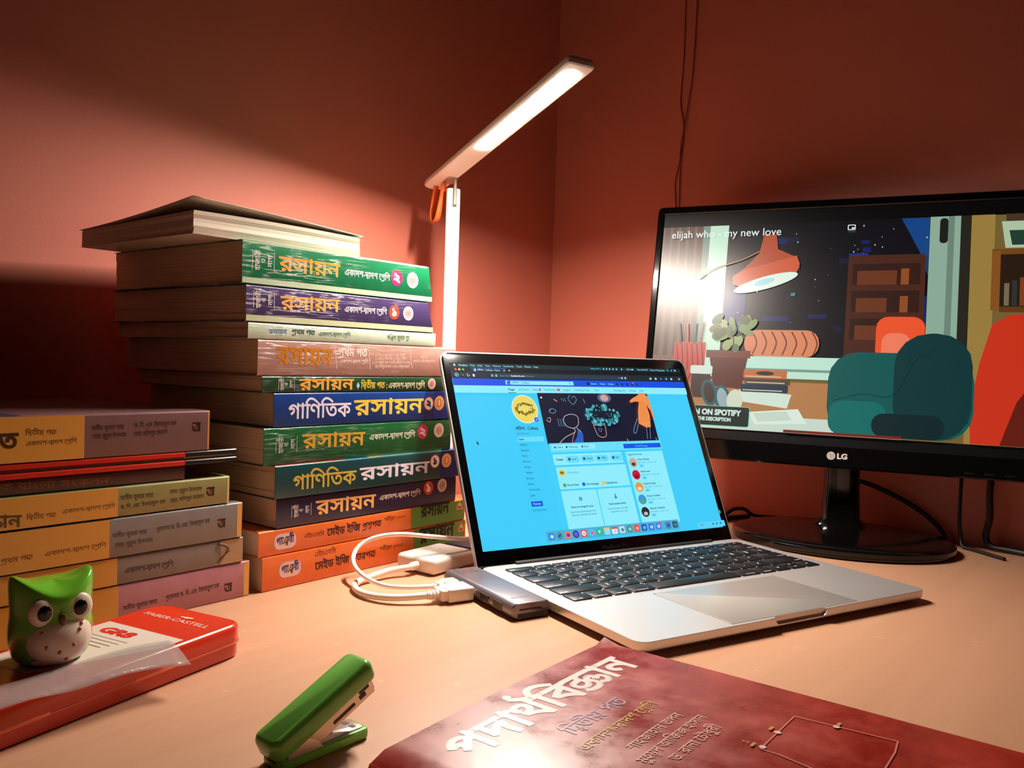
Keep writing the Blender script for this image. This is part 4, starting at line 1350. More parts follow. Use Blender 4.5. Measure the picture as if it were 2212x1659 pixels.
    p.line([(205.5, -59), (200, -66), (195.6, -74), (198.5, -75), (204, -66)], .55, CB); p.line([(214, -69.5), (211.5, -82)], .5, CB); p.line([(218.6, -69.3), (215.5, -82)], .5, CB)
    p.line([(185, -81), (185.6, -84)], .5, CH); p.line([(222.5, -81), (223.5, -83.5)], .5, CH)
    # buttons
    B(89.2, 83.8, 228, 93, PC)
    p.rr(91.7, -90.4, 142.7, -85.4, .5, LC)
    for s, xx, wd in (('Liked', 97, 7), ('Following', 110.5, 11), ('Share', 129, 6)): Tx(s, xx, 88.8, wd, 1.9, TXT, .01); p.rr(xx - 3, -89, xx - 1, -87, .3, TXT)
    p.rr(177.8, -91.4, 226.4, -86.6, .4, (12, 84, 230)); Tx('Send Message', 193, 89.9, 16, 1.8, (90, 190, 255), .01)
    p.rr(90.1, -105.8, 173, -95, .5, LC); Tx('Create', 93, 101.2, 8.4, 2.1, (12, 70, 95), .03)
    for s, xx in (('Live', 112.5), ('Event', 130), ('Offer', 147.5), ('Job', 165.5)):
        p.rr(xx - 8, -104, xx + 8, -97, 3, PC); Tx(s, xx - 1, 101.2, len(s) * 1.35, 2.1, TXT, .01); p.rr(xx - 5.4, -101.6, xx - 2.6, -99, .6, (14, 84, 112))
    p.rr(90.6, -129.6, 174.4, -107.8, .5, LC); p.disc(96.5, -113.4, 3.6, (225, 205, 90)); p.disc(96.5, -113.4, 2.4, (120, 118, 44), 1.5)
    Tx('Write a post...', 102.6, 114.4, 14, 2.0, GR)
    for s, xx, wd, c in (('Photo/Video', 99.5, 13.5, (90, 170, 70)), ('Get messages', 121.5, 15, (16, 100, 230)), ('Feeling/Activ...', 145, 15.5, (245, 190, 80))):
        Tx(s, xx, 126.7, wd, 2.1, TXT, .02); p.disc(xx - 2.9, -125.7, 1.9, c)
    p.rr(90.6, -170, 131.6, -131.2, .4, LC); p.rr(132.6, -170, 174.4, -131.2, .4, LC)
    p.rr(109.4, -141.4, 112.8, -138, .8, TXT); p.rr(110, -140.8, 112.2, -138.6, .6, LC); p.disc(111.1, -139.7, .7, TXT)
    p.disc(152.8, -138, .9, GR); p.poly([(151, -141.6), (154.6, -141.6), (153.6, -139), (152, -139)], GR)
    Tx('Boost an Instagram post', 98.5, 148, 25.5, 2.0, (12, 70, 95), .02); Tx('Reach more people and get more', 96.5, 152.6, 29.5, 1.8, TXT); Tx('reactions, comments and shares', 96.8, 155.6, 29, 1.8, TXT)
    Tx('Reach people nearby', 142.5, 147.6, 21, 2.0, (12, 70, 95), .02); Tx('Set your location and reach', 140.5, 152.2, 24.5, 1.8, TXT); Tx('customers in your area', 143, 155.2, 20, 1.8, TXT)
    p.rr(177.6, -170, 226, -95.2, .5, LC); Tx('Suggested Groups', 179.6, 98.9, 19, 2.0, TXT, .01)
    for k, (s, wd, c1, c2) in enumerate((('Diner of Khulna', 15, (200, 170, 150), (60, 60, 70)), ('khulna mart', 12.5, (200, 20, 50), (120, 10, 50)), ('Khulna Foodies', 15.5, (235, 150, 70), (245, 220, 190)), ('Khulna Travellers', 17.5, (60, 150, 220), (90, 170, 80)), ("Fatema's Collection", 19.5, (40, 40, 46), (190, 190, 195)))):
        y = 106.7 + k * 12.7
        p.disc(184.6, -y, 5.0, c1); p.disc(184.6, -y - 1.6, 2.6, c2, 1.8)
        Tx(s, 191.2, y - 2.2, wd, 1.9, (14, 74, 100), .02); Tx('38k members - 10 posts a day', 191.2, y + .9, 23, 1.5, GR); p.rr(191.2, -y - 5.0, 197.2, -y - 2.1, .4, PC); Tx('Join', 192.8, y + 4.3, 2.8, 1.5, TXT, .01)
    # dock
    p.rr(64.3, -177.3, 223, -167.6, 1.2, (78, 176, 214))
    ic = [((40, 140, 235), (190, 235, 250)), ((70, 150, 170), (30, 60, 80)), ((245, 120, 60), (90, 50, 190)), ((50, 40, 150), (150, 120, 240)), ((235, 60, 60), (245, 235, 235)), ((90, 190, 235), (240, 90, 150)), ((40, 190, 130), (200, 250, 225)),
          ((150, 220, 235), (240, 200, 90)), ((225, 240, 245), (235, 70, 70)), ((190, 225, 235), (90, 130, 150)), ((60, 150, 130), (150, 220, 190)), ((238, 74, 60), (250, 170, 150)), ((30, 90, 200), (120, 180, 250)), ((50, 120, 235), (180, 220, 255)), ((60, 130, 240), (190, 220, 255)), ((70, 130, 200), (40, 90, 160)), ((50, 90, 105), (90, 130, 145))]
    for k, (c1, c2) in enumerate(ic):
        x = 69.8 + k * 9.0 + (3.6 if k > 14 else 0)
        if k in (1, 2, 3, 5, 6, 10): p.disc(x, -172.6, 3.5, c1)
        else: p.rr(x - 3.3, -175.9, x + 3.3, -169.3, 1.1, c1)
        if k == 8: B(x - 3.3, 169.3, x + 3.3, 171.2, c2); Tx('13', x - 1.7, 174.8, 3.4, 2.6, (40, 50, 60))
        elif k == 7: B(x - 3.3, 169.3, x + 3.3, 170.8, c2)
        elif k == 6: p.poly([(x - 1.6, -171.2), (x + 1.6, -171.2), (x, -174.6)], c2)
        elif k == 4: p.disc(x, -172.6, 2.5, c2); p.line([(x - 1.1, -171.6), (x, -174), (x + 1.1, -171.6)], .6, c1, 1)
        elif k == 1: p.poly([(x - 1.5, -174.6), (x + .2, -173.6), (x + 1.8, -170.8), (x - .8, -172)], c2)
        elif k == 3: p.disc(x, -172.6, 2.2, c2); p.disc(x, -172.6, 1.6, c1); p.disc(x, -172.6, .9, c2)
        else: p.disc(x + .4, -172.8, 1.7, c2)
        if k == 14: p.disc(x + 2.6, -169.6, 1.5, (240, 80, 60))
    for k in (0, 2, 4): p.disc(69.8 + k * 9.0, -177.9, .35, (230, 245, 250))
    # chat bar, badge, pointer
    B(247, 173, 284.4, 179, (90, 212, 250)); Tx('Chat', 250, 176.6, 5, 1.9, TXT)
    for k in range(3): p.disc(268 + k * 5.2, -175.8, 1.0, (14, 96, 130))
    p.disc(281, -164, 1.9, (40, 180, 150))
    p.poly([(10.2, -80), (10.2, -83.4), (11, -82.8), (11.7, -84.2), (12.2, -83.9), (11.6, -82.6), (12.7, -82.5)], (10, 40, 60))
    sm = screen_mat('laptop_display', 1.0, .35)
    p.build('display', sm, lid, lambda v: lidp(152.05 - 143.2 + v[0], 8.665 + 179 + v[1], .18 + v[2]))
laptop_screen()

# ================================================================ hub, adapter, plugs and cables around the laptop's left side
def lw(x, y, z=0):
    a = math.radians(LA)
    return Vector((LO.x + x * math.cos(a) - y * math.sin(a), LO.y + x * math.sin(a) + y * math.cos(a), z))
hub = empty('usb_hub', tuple(lw(-17, 158)), LA, 'space grey metal usb hub plugged into the left side of the laptop', 'usb hub')
GREYM = mat('space_grey', (128, 122, 128), .36, .7, noise=.02)
def hub_build():
    # rounded cross section swept along local y (laptop depth): origin at hub centre
    sec = rrect(-16, 16, .6, 12.2, (5.2, 2.0, 2.0, 5.2), 6)
    loops = []
    for y, k in ((-54.5, .93), (-53.8, 1.0), (53.8, 1.0), (54.5, .93)):
        loops.append([(p[0] * k, y, 6.4 + (p[1] - 6.4) * k) for p in sec])
    V, F = loft(loops)
    obj('body', V, F, GREYM, hub, auto=35)
    rbox('glossy_window', -9, 8, 38, 52, 12.1, 12.35, mat('window_dark', (86, 80, 84), .2), hub, .1, 1)
    dark = mat('port_dark', (26, 22, 20), .5)
    for y in (-14, -34):
        rbox('usb_port', -16.15, -15.4, y - 6.6, y + 6.6, 3.4, 9.4, dark, hub, .1, 1)
        rbox('usb_tongue', -16.2, -15.6, y - 5.2, y + 5.2, 4.2, 5.3, mat('port_tongue', (70, 60, 54), .5), hub, .1, 1)
    rbox('card_slot', -9.5, 9.5, -54.65, -54.2, 6.6, 8.0, dark, hub, .1, 1)
    rbox('card_slot', -11, 11.5, -54.65, -54.2, 1.6, 4.6, dark, hub, .1, 1)
    pr = Print(); pr.text('Baseus', -3.4, -45, -3.4, -24, 3.0, (92, 86, 92), .02)
    # reads along the hub, letters upright for somebody at the laptop's left
    pr = Print(); pr.text('Baseus', -8.5, -41.5, 7.0, -41.5, 2.6, (92, 86, 92), .01)
    pr.build('lettering', PLAIN_PRINT, hub, lambda v: (v[0], v[1], 12.24))
    rbox('connector', 15.8, 16.9, -2, 22, 5.2, 8.8, mat('connector_metal', (150, 150, 155), .3, .8), hub, .2, 1)
hub_build()

CW = mat('white_plastic', (238, 226, 214), .42, noise=.02)
def plug(name, label, y, z0, wd, ht, length, neck_r, ribs, parent_loc_x=-33.6):
    o = lw(parent_loc_x, y)
    e = empty(name, (o.x, o.y, 0), LA, label, 'plug')
    rbox('body', -length, 0, -wd / 2, wd / 2, z0, z0 + ht, CW, e, 1.6, 3)
    rbox('shoulder', -length - 5, -length + 1, -wd / 2 + 2, wd / 2 - 2, z0 + 1, z0 + ht - 1, CW, e, 1.2, 3)
    for k in range(ribs):
        x = -length - 5.2 - k * 2.9
        V, F = loft([[(x + dx, (neck_r + 1.5 - k * .35) * kk * math.cos(2 * math.pi * q / 16), z0 + ht / 2 + (neck_r + 1.0 - k * .3) * kk * math.sin(2 * math.pi * q / 16)) for q in range(16)] for dx, kk in ((0, 1), (-1.9, 1))])
        obj('strain_rib', V, F, CW, e, auto=40)
    V, F = loft([[(x, neck_r * math.cos(2 * math.pi * q / 16), z0 + ht / 2 + neck_r * math.sin(2 * math.pi * q / 16)) for q in range(16)] for x in (-length - 3, -length - 5.5 - 2.9 * max(ribs, 1))])
    obj('strain_relief', V, F, CW, e, auto=40)
    return e
plug('hdmi_plug', 'large white plug with ribbed strain relief in the hub', 168, 1.2, 20, 10.5, 22, 2.9, 3)
plug('cable_plug', 'smaller white plug with thin cable beside the ribbed plug', 189, 2.4, 12, 8.4, 13, 2.2, 0)

ADX, ADY, ADA = -63.0, 755.0, 54.0
ad = empty('video_adapter', (ADX, ADY, 0), ADA, 'white rounded video adapter box lying behind the grey hub', 'adapter')
rbox('body', -29, 29, -22.5, 22.5, .8, 14.6, CW, ad, 4.2, 5)
V, F = loft([[(-29.0 + dx, -3 + r_ * math.cos(2 * math.pi * q / 16), 7.4 + r_ * math.sin(2 * math.pi * q / 16)) for q in range(16)] for dx, r_ in ((2, 3.6), (-7, 3.6), (-8, 3.0))])
obj('strain_relief', V, F, CW, ad, auto=40)
pr = Print(); pr.rect(-3, -1.6, 3, 1.6, (222, 208, 196)); pr.build('embossed_mark', PLAIN_PRINT, ad, lambda v: (v[0] + 2, v[1], 14.64))
vg = empty('vga_plug', (ADX + 46 * math.cos(math.radians(ADA)), ADY + 46 * math.sin(math.radians(ADA)), 0), ADA, 'dark grey plug in the far end of the white adapter', 'plug')
DG = mat('dark_grey_plastic', (58, 50, 58), .45)
rbox('shell', -16.8, 12, -17, 17, 1.0, 15.5, DG, vg, 2.5, 3)
for s in (-1, 1):
    V, F = loft([[(x, s * 13.5 + 3 * math.cos(2 * math.pi * q / 12), 8 + 3 * math.sin(2 * math.pi * q / 12)) for q in range(12)] for x in (12, 22)])
    obj('thumb_screw', V, F, DG, vg, auto=40)
q = lambda x, y: Vector((vg.location.x / MM + x * math.cos(math.radians(ADA)) - y * math.sin(math.radians(ADA)), vg.location.y / MM + x * math.sin(math.radians(ADA)) + y * math.cos(math.radians(ADA)), 0))
a1 = q(12, 0)
tag(tube('video_cable', [(a1.x, a1.y, 8), (a1.x + 14, a1.y + 22, 7), (a1.x + 50, a1.y + 50, 4), (a1.x + 120, a1.y + 80, 3.2), (240, 1010, 3.2), (300, 1046, 3.2)], 3.0, DG), 'dark grey video cable lying behind the laptop', 'cable')

p0 = lw(-33.6 - 22 - 12, 168, 6.4)
ar = Vector((ADX - 37 * math.cos(math.radians(ADA)) + 3 * math.sin(math.radians(ADA)), ADY - 37 * math.sin(math.radians(ADA)) - 3 * math.cos(math.radians(ADA)), 7.4))
d1 = Vector((math.cos(math.radians(LA)), math.sin(math.radians(LA)), 0))
d2 = Vector((math.cos(math.radians(ADA)), math.sin(math.radians(ADA)), 0))
tag(tube('adapter_cable', [tuple(p0), (-81.3, 637.2, 5.0), (-99.8, 642.5, 4.0), (-113.3, 654.7, 3.4), (-120.8, 671.3, 3.4), (-119.5, 686.1, 3.6), (-112.4, 696.5, 4.6), (-99.4, 711.8, 6.2), tuple(ar - d2 * 3), tuple(ar)], 2.7, CW, sub=8, seg=12),
    'thick white cable looping from the ribbed plug to the adapter', 'cable')
p1 = lw(-33.6 - 13 - 7, 189, 6.6)
tag(tube('white_cable', [tuple(p1), (-76.7, 655.5, 8.0), (-94.4, 655.0, 9.0), (-111.8, 670.0, 11.0), (-124.6, 690.4, 15.0), (-128.4, 707.0, 21.0), (-122.7, 717.7, 28.0), (-108.8, 723.7, 33.0), (-90.7, 729.6, 34.0), (-66.7, 738.1, 31.0), (-38, 762, 25), (-15, 800, 22), (10, 850, 14), (40, 900, 4), (80, 930, 2)], 1.9, CW, sub=8, seg=12),
    'thin white cable arching up from the smaller plug behind the laptop', 'cable')

# ================================================================ monitor
MB = Vector((356.5, 912.6, 0.0)); MYAW = -25.7; MT = math.radians(10.2); MZ = 82.3
mon = empty('monitor', (MB.x, MB.y, 0), MYAW, 'black glossy computer monitor playing an illustrated music video', 'monitor')
GLOSS = mat('gloss_black', (9, 8, 8), .1, spec=.5)
MATTE = mat('matte_black', (16, 14, 13), .5)
def mp(x, v, o):     # x across, v up the panel, o towards the viewer
    return (x, v * math.sin(MT) - o * math.cos(MT), MZ + v * math.cos(MT) + o * math.sin(MT))
MW, MH = 453.0, 306.0
def frame():
    outer = rrect(-MW / 2, MW / 2, 0, MH, 6, 5)
    inner = rrect(-218.4, 218.4, 23, 296.4, .6, 5)
    n = len(outer)
    loops = [[mp(p[0], p[1], o) for p in L] for L, o in ((inset(outer, 2), -14), (outer, -12), (outer, -1.2), (inset(outer, 1.2), 0), (inset(inner, -1.2), 0), (inner, -.8), (inner, -3))]
    V = []; F = []
    for l in loops: V += l
    for i in range(len(loops) - 1):
        for k in range(n):
            k2 = (k + 1) % n
            F.append((i * n + k, i * n + k2, (i + 1) * n + k2, (i + 1) * n + k))
    return obj('bezel', V, F, GLOSS, mon, auto=30)
bez = frame()
slab('back_shell', rrect(-MW / 2 + 2, MW / 2 - 2, 2, MH - 2, 8, 5), [(0, -12), (3, -22), (40, -36), (70, -44)], MATTE, mon, xf=lambda v: mp(v[0], v[1], v[2]))
slab('panel', rrect(-219, 219, 22.4, 297, .4, 2), [(0, -4.2), (0, -2.2)], mat('panel_black', (6, 6, 7), .3), mon, xf=lambda v: mp(v[0], v[1], v[2]))
lg = Print()
lg.disc(-8.6, 12.8, 4.4, (205, 198, 192)); lg.disc(-8.6, 12.8, 3.5, (96, 90, 88)); lg.disc(-8.6, 12.8, 3.0, (190, 184, 178))
lg.rect(-9.0, 11.2, -8.5, 14.6, (70, 64, 62)); lg.rect(-9.0, 11.2, -7.6, 11.6, (70, 64, 62)); lg.disc(-10.0, 14.0, .4, (70, 64, 62)); lg.line([(-8.0, 12.9), (-6.2, 12.9)], .45, (70, 64, 62))
lg.text('LG', -2.6, 10.1, 8.2, 10.1, 5.6, (200, 192, 186), .05)
lg.build('logo', print_mat('logo_ink', .35), mon, lambda v: mp(v[0], v[1], .1 + v[2]))
mk = Print()
for k, s in enumerate(('MENU', 'SOURCE', 'INPUT', 'AUTO', 'PBP')):
    mk.text(s, 120 + k * 18, 4.4, 129 + k * 18, 4.4, 1.5, (52, 48, 46), 0)
mk.build('button_marks', print_mat('logo_ink', .35), mon, lambda v: mp(v[0], v[1], .1 + v[2]))
# clear-edged neck and oval foot
neck = []
for t, w, dpt, y in ((0, 30, 16, 50), (.08, 21, 13, 50), (.5, 19, 12, 50), (1, 19, 12, 50)):
    z = 13 + t * 95
    neck.append([(w * math.copysign(abs(math.cos(a)) ** .6, math.cos(a)), y + dpt * math.copysign(abs(math.sin(a)) ** .6, math.sin(a)), z) for a in [2 * math.pi * k / 28 for k in range(28)]])
V, F = loft(neck)
obj('neck', V, F, GLOSS, mon, auto=40)
slab('neck_mount', rrect(-45, 45, 0, 70, 8, 4), [(2, -36), (0, -40), (0, -58), (3, -60)], MATTE, mon, xf=lambda v: mp(v[0], v[1] + 5, v[2] + 12))
foot = []
for k_, z in ((.96, 0), (.985, 1.5), (.985, 3.5), (1.0, 4.5), (1.0, 8.5), (.985, 10.2), (.95, 11.6), (.8, 12.8), (.3, 13.4)):
    foot.append([(3 + 114 * k_ * math.cos(2 * math.pi * k / 64), 6 + 90 * k_ * math.sin(2 * math.pi * k / 64), z) for k in range(64)])
V, F = loft(foot)
obj('foot', V, F, GLOSS, mon, auto=35)

def monitor_screen():
    p = Print(step=.02)
    def B(x0, y0, x1, y1, c): p.rect(x0, y0, x1, y1, c)
    def clip(P): return [(min(max(x, -218), 218), min(max(y, 35.2), 280)) for x, y in P]
    B(-218.2, 23, 218.2, 296, (4, 4, 5))
    B(-218, 35, 218, 280, (112, 92, 48))                 # room wall
    B(-218, 35, -138, 280, (122, 98, 84))                # curtain
    for k in range(5): p.poly(clip([(-216 + k * 10, 280), (-209 + k * 10, 280), (-212 + k * 11, 120), (-217 + k * 11, 120)]), (96, 74, 64))
    B(-168, 110, -138, 280, (190, 224, 200)); B(-168, 110, -160, 280, (120, 140, 128))
    B(-138, 110, 78.5, 280, (12, 11, 18))                # night sky
    rr = random.Random(5)
    for k in range(16):
        x = rr.uniform(-132, 60); y = rr.uniform(135, 262); w = rr.uniform(8, 30)
        B(x, y, min(x + w, 77), y + rr.uniform(2, 7), (20, 30, 84) if k % 2 else (16, 22, 52))
    p.poly([(50, 280), (78, 280), (78, 215), (70, 240)], (18, 66, 128)); B(-137, 150, -112, 200, (22, 46, 104)); B(62, 150, 78, 192, (20, 44, 104))
    for k in range(46): p.disc(rr.uniform(-130, 76), rr.uniform(150, 276), rr.uniform(.3, .9), (190, 205, 215), n=6)
    B(-62, 192, -57, 196, (40, 130, 140)); B(-2, 236, 18, 241, (24, 46, 120))
    B(78.5, 60, 108, 280, (138, 168, 150)); B(96, 60, 102, 280, (104, 130, 116)); B(108, 60, 118, 280, (36, 34, 26))     # window post
    p.rr(88, 250, 96, 278, 3.5, (26, 28, 24))
    B(118, 35, 140, 280, (150, 122, 60))
    # shelf on the right
    B(138, 176, 218, 240, (40, 24, 12)); B(138, 236, 218, 242, (112, 66, 26)); B(138, 176, 146, 240, (128, 78, 28)); B(146, 174, 218, 180, (92, 54, 22))
    for k in range(9): B(150 + k * 7, 181, 154.5 + k * 7, 205 + (k * 37 % 17), ((112, 102, 74), (44, 48, 46), (120, 62, 26), (84, 96, 90))[k % 4])
    p.poly([(150, 243), (176, 243), (172, 272), (146, 272)], (170, 190, 160)); p.poly([(156, 246), (172, 246), (169, 262), (153, 262)], (32, 60, 48))
    B(150, 272, 218, 280, (66, 50, 30))
    # sill, table top, papers
    B(-168, 96, 78.5, 121, (186, 226, 206)); B(-168, 104, 78.5, 107, (120, 150, 136)); B(-218, 35, 60, 92, (176, 122, 74)); B(-218, 35, 60, 52, (196, 214, 200))
    p.poly([(-112, 82), (-54, 78), (-58, 62), (-112, 68)], (206, 224, 208)); p.poly([(-100, 56), (-46, 62), (-36, 46), (-92, 42)], (214, 230, 214))
    for k in range(6): p.line([(-94 + k, 54 - k * 1.6), (-58 + k, 58 - k * 1.6)], .4, (120, 140, 128))
    # plain pendant shade
    p.line([(-168, 214), (-150, 226), (-120, 236), (-100, 246)], 1.6, (150, 110, 70))
    p.poly([(-96, 266), (-82, 266), (-79, 248), (-58, 238), (-54, 226), (-58, 218), (-110, 200), (-128, 206), (-129, 216), (-116, 226), (-100, 244)], (176, 74, 44))
    p.poly([(-129, 216), (-116, 224), (-58, 240), (-54, 230), (-58, 218), (-110, 200), (-128, 206)], (202, 88, 52)); p.disc(-91, 208, 37, (220, 238, 220), 7.5, rot=.28); p.disc(-92, 209, 12, (170, 216, 226), 3.6, rot=.28)
    # striped bolster on the sill
    p.rr(-110, 121, -28, 152, 14, (214, 132, 92))
    for k in range(7): p.line([(-100 + k * 11, 123), (-96 + k * 11, 137), (-102 + k * 11, 150)], 1.6, (120, 56, 36))
    # plant
    p.poly([(-150, 126), (-104, 124), (-110, 82), (-142, 84)], (92, 42, 32)); B(-153, 118, -102, 127, (112, 54, 42))
    for k in range(26):
        a = rr.uniform(0, 6.28); q = rr.uniform(0, 1) ** .5
        p.disc(-124 + 26 * q * math.cos(a), 150 + 22 * q * math.sin(a), rr.uniform(5, 9), ((122, 140, 84), (92, 110, 66), (148, 162, 104), (70, 88, 52))[k % 4], rr.uniform(3, 5.5), 12, rr.uniform(0, 3))
    p.line([(-124, 126), (-122, 138), (-126, 150)], 1.4, (60, 60, 36))
    # pen pot and jar
    B(-192, 88, -154, 136, (196, 70, 58))
    for k in range(6): p.line([(-190 + k * 6, 90), (-186 + k * 6, 108), (-189 + k * 6, 134)], 1.3, (110, 36, 34))
    for k in range(4): p.line([(-184 + k * 8, 134), (-188 + k * 10, 160)], 2.4, ((70, 60, 56), (180, 80, 60), (80, 76, 70), (160, 60, 48))[k])
    B(-168, 70, -146, 104, (58, 44, 38)); p.rr(-170, 98, -144, 108, 2, (206, 220, 210))
    for x, y in ((-146, 76), (-130, 70)):
        p.disc(x, y, 9, (34, 92, 100), 16, rot=.25); p.disc(x, y, 6, (58, 44, 38) if x < -140 else (150, 170, 176), 12.5, rot=.25)
    p.disc(-116, 68, 9, (206, 214, 190), 13)
    # pile of books
    for k, (x0, x1, y, h, c) in enumerate(((-110, -58, 79, 9, (24, 50, 70)), (-106, -56, 88, 7, (84, 66, 46)), (-108, -60, 95, 10, (190, 108, 64)))):
        p.rr(x0, y, x1, y + h, 1.6, c); B(x0 + 2, y + 1.6, x1 - 6, y + 2.8, (206, 190, 160))
    p.disc(-84, 101, 10, (60, 40, 28), 2.4)
    # red chair and, beside it, a plain teal armchair with cushions
    p.poly(clip([(124, 35), (122, 70), (130, 120), (140, 160), (156, 171), (190, 172), (218, 168), (218, 35)]), (196, 48, 24)); p.poly(clip([(150, 35), (164, 80), (190, 120), (218, 140), (218, 35)]), (96, 26, 14))
    p.rr(-2, 100, 76, 238, 3, (72, 36, 24))
    for k in range(3): B(3, 142 + k * 31, 71, 166 + k * 31, (50, 24, 17)); B(8, 142 + k * 31, 30 + k * 9, 158 + k * 31, (104, 52, 28)); B(52, 142 + k * 31, 60, 160 + k * 31, (140, 74, 34))
    p.rr(30, 118, 78, 168, 12, (232, 82, 40)); p.rr(36, 104, 64, 150, 10, (236, 122, 90))
    p.rr(-16, 36, 126, 128, 30, (10, 84, 80)); p.rr(50, 36, 124, 150, 34, (8, 52, 54)); p.rr(-14, 36, 44, 74, 14, (14, 104, 98)); p.rr(30, 36, 100, 62, 12, (6, 36, 40))
    p.line([(-8, 74), (20, 82), (46, 80), (60, 96)], .7, (6, 40, 42)); p.line([(60, 96), (70, 120), (88, 132)], .7, (4, 30, 32))
    B(-60, 35, 60, 38, (120, 34, 22))
    # lettering
    p.text('elijah who - my new love', -206.4, 264.6, -76.4, 264.6, 9.4, (232, 244, 240), .0)
    p.rr(-4.8, 267.6, 3.4, 273.8, 1, (226, 236, 232)); p.rr(-3.9, 268.5, 2.5, 272.9, .6, (12, 12, 18)); B(-.6, 268.9, 2.2, 270.6, (226, 236, 232))
    p.rr(-218, 37.6, -98, 61, 2.4, (120, 206, 176)); p.rr(-217.4, 38.2, -98.6, 60.4, 2.2, (24, 40, 34))
    p.text('LISTEN ON SPOTIFY', -179, 50.4, -108, 50.4, 6.2, (206, 232, 222), .05); p.text('LINK IN THE DESCRIPTION', -174, 43.4, -118.5, 43.4, 4.0, (206, 232, 222), .05)
    sm = screen_mat('monitor_display', 1.0, .3, .5)
    o = p.build('display', sm, mon, lambda v: mp(v[0], v[1], -2.1 + v[2]))
monitor_screen()

def mw(x, y, z):
    a = math.radians(MYAW)
    return (MB.x + x * math.cos(a) - y * math.sin(a), MB.y + x * math.sin(a) + y * math.cos(a), z)
BC = mat('black_cable', (16, 11, 10), .5)
tag(tube('monitor_cable', [mw(121, 76, 116), mw(121, 70, 92), mw(120, 60, 60), mw(120, 56, 30), mw(122, 56, 12), mw(124, 52, 3), mw(134, 42, 2.2), mw(160, 10, 2.2)], 1.9, BC), 'thin black cable hanging below the monitor beside a thicker one', 'cable')
tag(tube('monitor_cable', [mw(150, 76, 116), mw(150, 70, 90), mw(148, 64, 60), mw(149, 62, 36), mw(146, 64, 14), mw(152, 62, 4.4), mw(168, 54, 3.6), mw(205, 34, 3.6)], 3.4, BC), 'thick black cable hanging below the monitor on the right', 'cable')
tag(tube('power_cable', [mw(16, 70, 62), mw(30, 82, 57), mw(60, 86, 44), mw(85, 84, 30), mw(103, 80, 14), mw(106, 81, 4), mw(92, 86, 3)], 2.8, BC), 'black cable slanting down behind the monitor neck', 'cable')
tag(tube('desk_cable', [mw(-138, 92, 2.4), mw(-128, 96, 10), mw(-116, 100, 11), mw(-106, 104, 4), mw(-90, 110, 2.4), mw(-40, 122, 2.4)], 2.2, BC), 'short black cable hump on the desk left of the monitor foot', 'cable')

# ================================================================ red tin with pencil-lead print
TN = Vector((-163.0, 521.0, 0.0)); TA = math.degrees(math.atan2(.892, .452))
tin = empty('pencil_tin', (TN.x, TN.y, 0), TA, 'shiny red metal pencil tin under the green owl', 'tin')
RT = mat('red_tin_paint', (214, 52, 22), .25, noise=.03, coat=.4)
P = rrect(-186, 1.5, -1, 72, 11, 7)
slab('tray', P, [(1.6, 0), (.4, .8), (0, 2), (0, 9.2)], RT, tin)
slab('lid', P, [(-.4, 9.4), (-.4, 18.2), (.5, 19.6), (1.8, 20.2), (2.6, 20.0)], RT, tin)
V, F = loft([[(p[0], p[1], z) for p in inset(P, d)] for d, z in ((.0, 8.9), (-.9, 9.0), (-1.0, 9.5), (-.2, 9.7))])
obj('rim', V, F, mat('tin_rim', (225, 120, 90), .25, .6), tin, auto=30)
for x in (-145, -62):
    rbox('clasp', x - 17, x + 17, -1.75, -.9, 8.4, 10.4, mat('tin_rim', (225, 120, 90), .25, .6), tin, .3, 2)
pt = Print()
pt.poly([(-41.5, 68), (-42, 4.0), (-58, 3.6), (-120, 30), (-120, 68)], (222, 208, 196))
# lettering reads from the far long side down to the near one (direction -y), letter tops towards +x
def td(s, x, y0, y1, h, c, wt): pt.text(s, x, y0, x, y1, h, c, wt, up=(1, 0))
td('GR8', -57, 59, 33, 8.0, (205, 50, 40), .07)
for k in range(4): pt.rect(-63 - k * 4.2, 26 + k * 2, -62.2 - k * 4.2, 60, (150, 132, 124))
td('FABER-CASTELL', -21.0, 64, 9, 4.6, (248, 196, 176), .01)
pt.disc(-12.6, 34, 1.5, (248, 190, 170), 2.4); pt.disc(-12.0, 31, 1.2, (248, 190, 170), 2.0); pt.disc(-12.8, 37, 1.0, (248, 190, 170), 2.0)
pt.build('lid_print', print_mat('tin_ink', .25), tin, lambda v: (v[0], v[1], 20.08 + v[2]))

